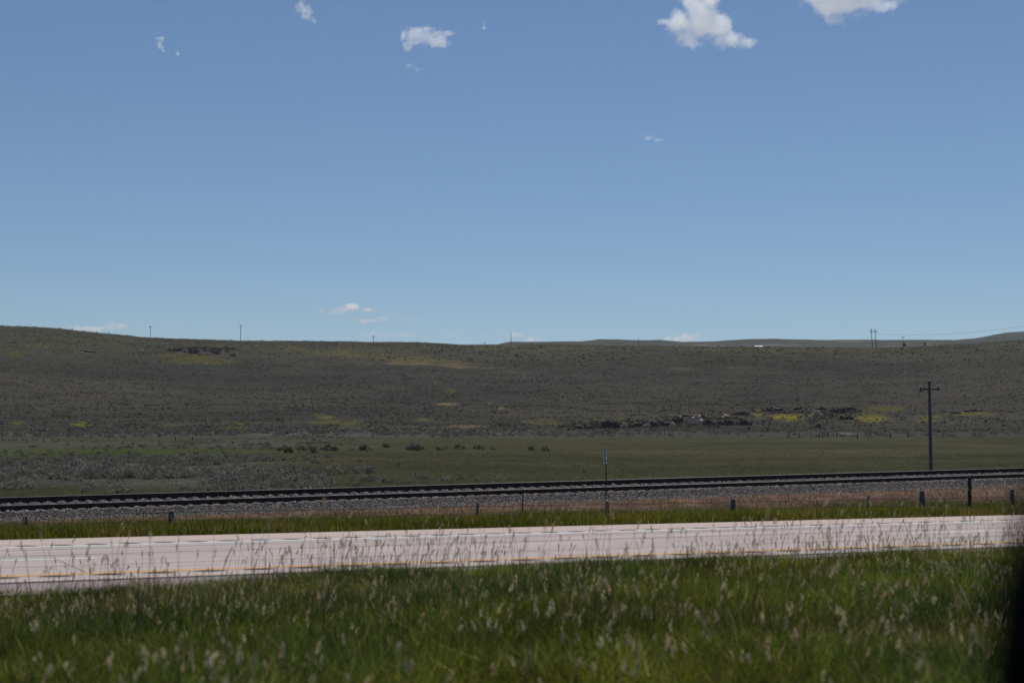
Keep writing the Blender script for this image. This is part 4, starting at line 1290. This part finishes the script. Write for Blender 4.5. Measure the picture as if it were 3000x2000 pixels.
tag(np_mesh('roadside_seed_stalks', V, Q, M['seed'], col=C_), 'pale seed stalks scattered in the grass beside the railway', kind='stuff')

# ---------------------------------------------------------------- car window frame the view is taken past
def frame_part():
    base = at_Y(2985, 2000, 0.62)
    t = empty('car_door', (base[0], base[1], base[2]), 'black car door corner, blurred at the lower right edge', 'car door')
    Yf = 0.62
    inner = [(2962, 2180), (2972, 2000), (2979, 1900), (2990, 1800), (3010, 1700), (3040, 1600), (3065, 1500), (3120, 1400), (3180, 1300)]
    outer = [(3330, 2180), (3330, 2000), (3330, 1900), (3330, 1800), (3330, 1700), (3335, 1600), (3340, 1500), (3350, 1400), (3360, 1300)]
    mb = MB(); V_ = []
    for (ix, iy), (ox, oy) in zip(inner, outer):
        a_ = at_Y(ix, iy, Yf) - base; b_ = at_Y(ox, oy, Yf) - base
        for dy, qk in ((-0.02, 0.006), (0.02, 0.0)):
            V_.append(a_ + np.array([qk, dy, 0])); V_.append(b_ + np.array([0, dy, 0]))
    Fr = []
    for i in range(len(inner) - 1):
        k = i * 4; j = k + 4
        Fr += [(k, k + 1, j + 1, j), (k + 2, j + 2, j + 3, k + 3), (k, j, j + 2, k + 2), (k + 1, k + 3, j + 3, j + 1)]
    Fr += [(0, 2, 3, 1), (len(V_) - 4, len(V_) - 3, len(V_) - 1, len(V_) - 2)]
    mb.add(V_, Fr); mb.build('window_frame', M['black_trim'], t)
    mb = MB()
    mb.tube([at_Y(ix - 4, iy, Yf) - base for ix, iy in inner], 0.004, 8); mb.build('rubber_seal', M['rubber'], t)
    zb = at_Y(2925, 2180, Yf)[2] - base[2]
    mb = MB(); xa = at_Y(2925, 2180, Yf)[0] - base[0]
    mb.box((xa - 0.02, 0, zb - 0.08), (0.10, 0.03, 0.08)); mb.build('door_panel', M['black_trim'], t)


frame_part()

# ---------------------------------------------------------------- clouds
def cloud(px, py, dist, lobes, label, dens=0.03, nsc=1.0, cut=0.0, seed=0, rough=0.62, k=3.0, nz=1.6):
    """lobes: (dx, dz, rx, rz) in picture pixels about the centre; depth radius follows rx"""
    c0 = at_d(px, py, dist)
    s_ = dist / F
    bm = bmesh.new()
    for (dx, dz, rx, rz) in lobes:
        mm = Matrix.Translation((dx * s_, 0, dz * s_)) @ Matrix.Diagonal((rx * s_ * 1.25, (rx + rz) * 0.5 * s_ * 1.25, rz * s_ * 1.25, 1))
        bmesh.ops.create_icosphere(bm, subdivisions=3, radius=1.0, matrix=mm)
    me = bpy.data.meshes.new('cloud'); bm.to_mesh(me); bm.free()
    m = N('cloud_vapour')
    ob = m.obj()
    R0 = max(l[2] for l in lobes) * s_
    wv = m.n('ShaderNodeVectorMath', {0: ob, 1: (seed * 913.0, seed * 517.0, seed * 211.0)}, operation='ADD').outputs[0]
    f = m.n('ShaderNodeTexNoise', {'Vector': wv, 'Scale': nsc * 1.5 / R0, 'Detail': 7.0, 'Roughness': rough, 'Distortion': 0.4}).outputs['Fac']
    dmin = None
    for (dx, dz, rx, rz) in lobes:
        sub = m.n('ShaderNodeVectorMath', {0: ob, 1: (dx * s_, 0, dz * s_)}, operation='SUBTRACT').outputs[0]
        mul = m.n('ShaderNodeVectorMath', {0: sub, 1: (1 / (rx * s_), 1 / ((rx + rz) * .5 * s_), 1 / (rz * s_))}, operation='MULTIPLY').outputs[0]
        ln = m.n('ShaderNodeVectorMath', {0: mul}, operation='LENGTH').outputs['Value']
        dmin = ln if dmin is None else m.math('SMOOTH_MIN', dmin, ln, 0.25)
    val = m.math('ADD', m.math('SUBTRACT', 0.75, dmin), m.math('MULTIPLY', m.math('SUBTRACT', f, 0.5), nz * 1.5))
    val = m.math('MULTIPLY', m.math('SUBTRACT', val, cut), k)
    cl_ = m.n('ShaderNodeClamp', {0: val}).outputs[0]
    dn = m.math('MULTIPLY', cl_, dens)
    pv = m.n('ShaderNodeVolumePrincipled', {'Color': (1.0, 1.0, 1.0, 1), 'Density': dn, 'Anisotropy': 0.5})
    m.t.links.new(pv.outputs[0], m.out.inputs['Volume'])
    m.m.cycles.volume_step_rate = 0.5
    o = link('cloud', me, m.m)
    o.location = Vector([float(v) for v in c0]); o.rotation_euler = (0, 0, -TH)
    rm = o.modifiers.new('union', 'REMESH'); rm.mode = 'VOXEL'; rm.voxel_size = min(l[3] for l in lobes) * s_ * 0.22
    return tag(o, label, 'cloud', 'small clouds in the blue sky')


cloud(2060, 85, 5600, [(-5, 55, 75, 65), (0, 15, 90, 60), (-60, 20, 65, 50), (30, 5, 85, 55), (-40, -20, 75, 38), (75, -30, 65, 36), (125, -42, 38, 22), (-115, 22, 45, 16), (20, 95, 50, 40)], 'largest white cloud right of the middle at the top', 0.014, seed=1, nz=2.1, rough=0.68)
cloud(2480, 20, 5500, [(-10, 0, 100, 55), (-70, 25, 80, 35), (70, 10, 90, 34), (130, 8, 55, 24), (-25, -30, 60, 34), (0, 70, 140, 50)], 'grey based cloud cut by the top edge on the right', 0.014, seed=2, nz=2.0, rough=0.68)
cloud(1240, 112, 6000, [(-30, 5, 50, 32), (15, 8, 55, 30), (45, -12, 40, 22), (80, 15, 34, 12), (-45, -25, 20, 22), (10, 25, 60, 14)], 'ragged white cloud in the upper middle', 0.014, seed=3, nz=2.7, rough=0.68)
cloud(1222, 200, 6000, [(-18, 6, 22, 10), (8, -4, 20, 8)], 'faint wisp below the ragged cloud', 0.0100, seed=4, k=1.6, nz=2.5)
cloud(892, 36, 6000, [(-6, 10, 24, 26), (8, -10, 22, 22), (26, -26, 12, 8)], 'small bright cloud at the top left of the middle', 0.014, seed=5, nz=2.5)
cloud(470, 128, 6000, [(0, 14, 18, 10), (-2, -4, 13, 16), (6, -20, 8, 12)], 'wispy hook shaped small cloud on the upper left', 0.025, seed=6)
cloud(520, 159, 6000, [(0, 0, 9, 10)], 'tiny puff of cloud beside the hook shaped one', 0.03, seed=7)
cloud(1418, 80, 6000, [(0, -2, 9, 9), (2, 8, 5, 9)], 'tiny puff of cloud right of the ragged cloud', 0.03, seed=8)
cloud(1914, 408, 8000, [(-12, 3, 24, 9), (14, -3, 24, 7)], 'thin lone wisp below the largest cloud', 0.0100, seed=9, k=1.6, nz=2.5)
cloud(1012, 906, 16000, [(0, 3, 52, 19), (-34, -2, 42, 12), (64, -3, 30, 9)], 'flat bright cloud highest of the low ones above the hill', 0.0240, seed=10, k=1.6, nz=2.5)
cloud(1093, 938, 17000, [(-18, -2, 46, 10), (36, 2, 28, 13)], 'flat cloud just below the highest low cloud', 0.0084, seed=11, k=1.6, nz=2.5)
cloud(1205, 935, 17000, [(0, 0, 34, 9)], 'thin flat wisp right of the low flat clouds', 0.0056, seed=12, k=1.6, nz=2.5)
cloud(1140, 980, 20000, [(-40, 0, 66, 13), (30, 2, 66, 12), (190, 0, 28, 12)], 'faint cloud band just over the ridge behind a pole', 0.0025, seed=13, k=1.6, nz=2.5)
cloud(322, 960, 19000, [(0, 6, 34, 20), (-60, -4, 66, 11), (30, 5, 40, 14)], 'low cloud over the left shoulder of the hill', 0.0098, seed=14, k=1.6, nz=2.5)
cloud(1535, 988, 20000, [(-15, 4, 34, 16), (20, -4, 46, 10)], 'low cloud resting on the ridge right of the bare pole', 0.0098, seed=15, k=1.6, nz=2.5)
cloud(2005, 992, 20000, [(8, 4, 40, 17), (-25, -1, 44, 12)], 'low cloud resting on the blue ridge', 0.0126, seed=16, k=1.6, nz=2.5)

# ---------------------------------------------------------------- air
mb = MB(); mb.box((0, 0, 188.5), (9300, 9300, 191.5))
m = N('pale_air')
pv = m.n('ShaderNodeVolumePrincipled', {'Color': (0.74, 0.86, 1.0, 1), 'Density': 0.000026, 'Anisotropy': 0.3})
m.t.links.new(pv.outputs[0], m.out.inputs['Volume'])
hz = mb.build('haze', m.m)
tag(hz, 'thin bluish summer haze over the prairie', kind='stuff')
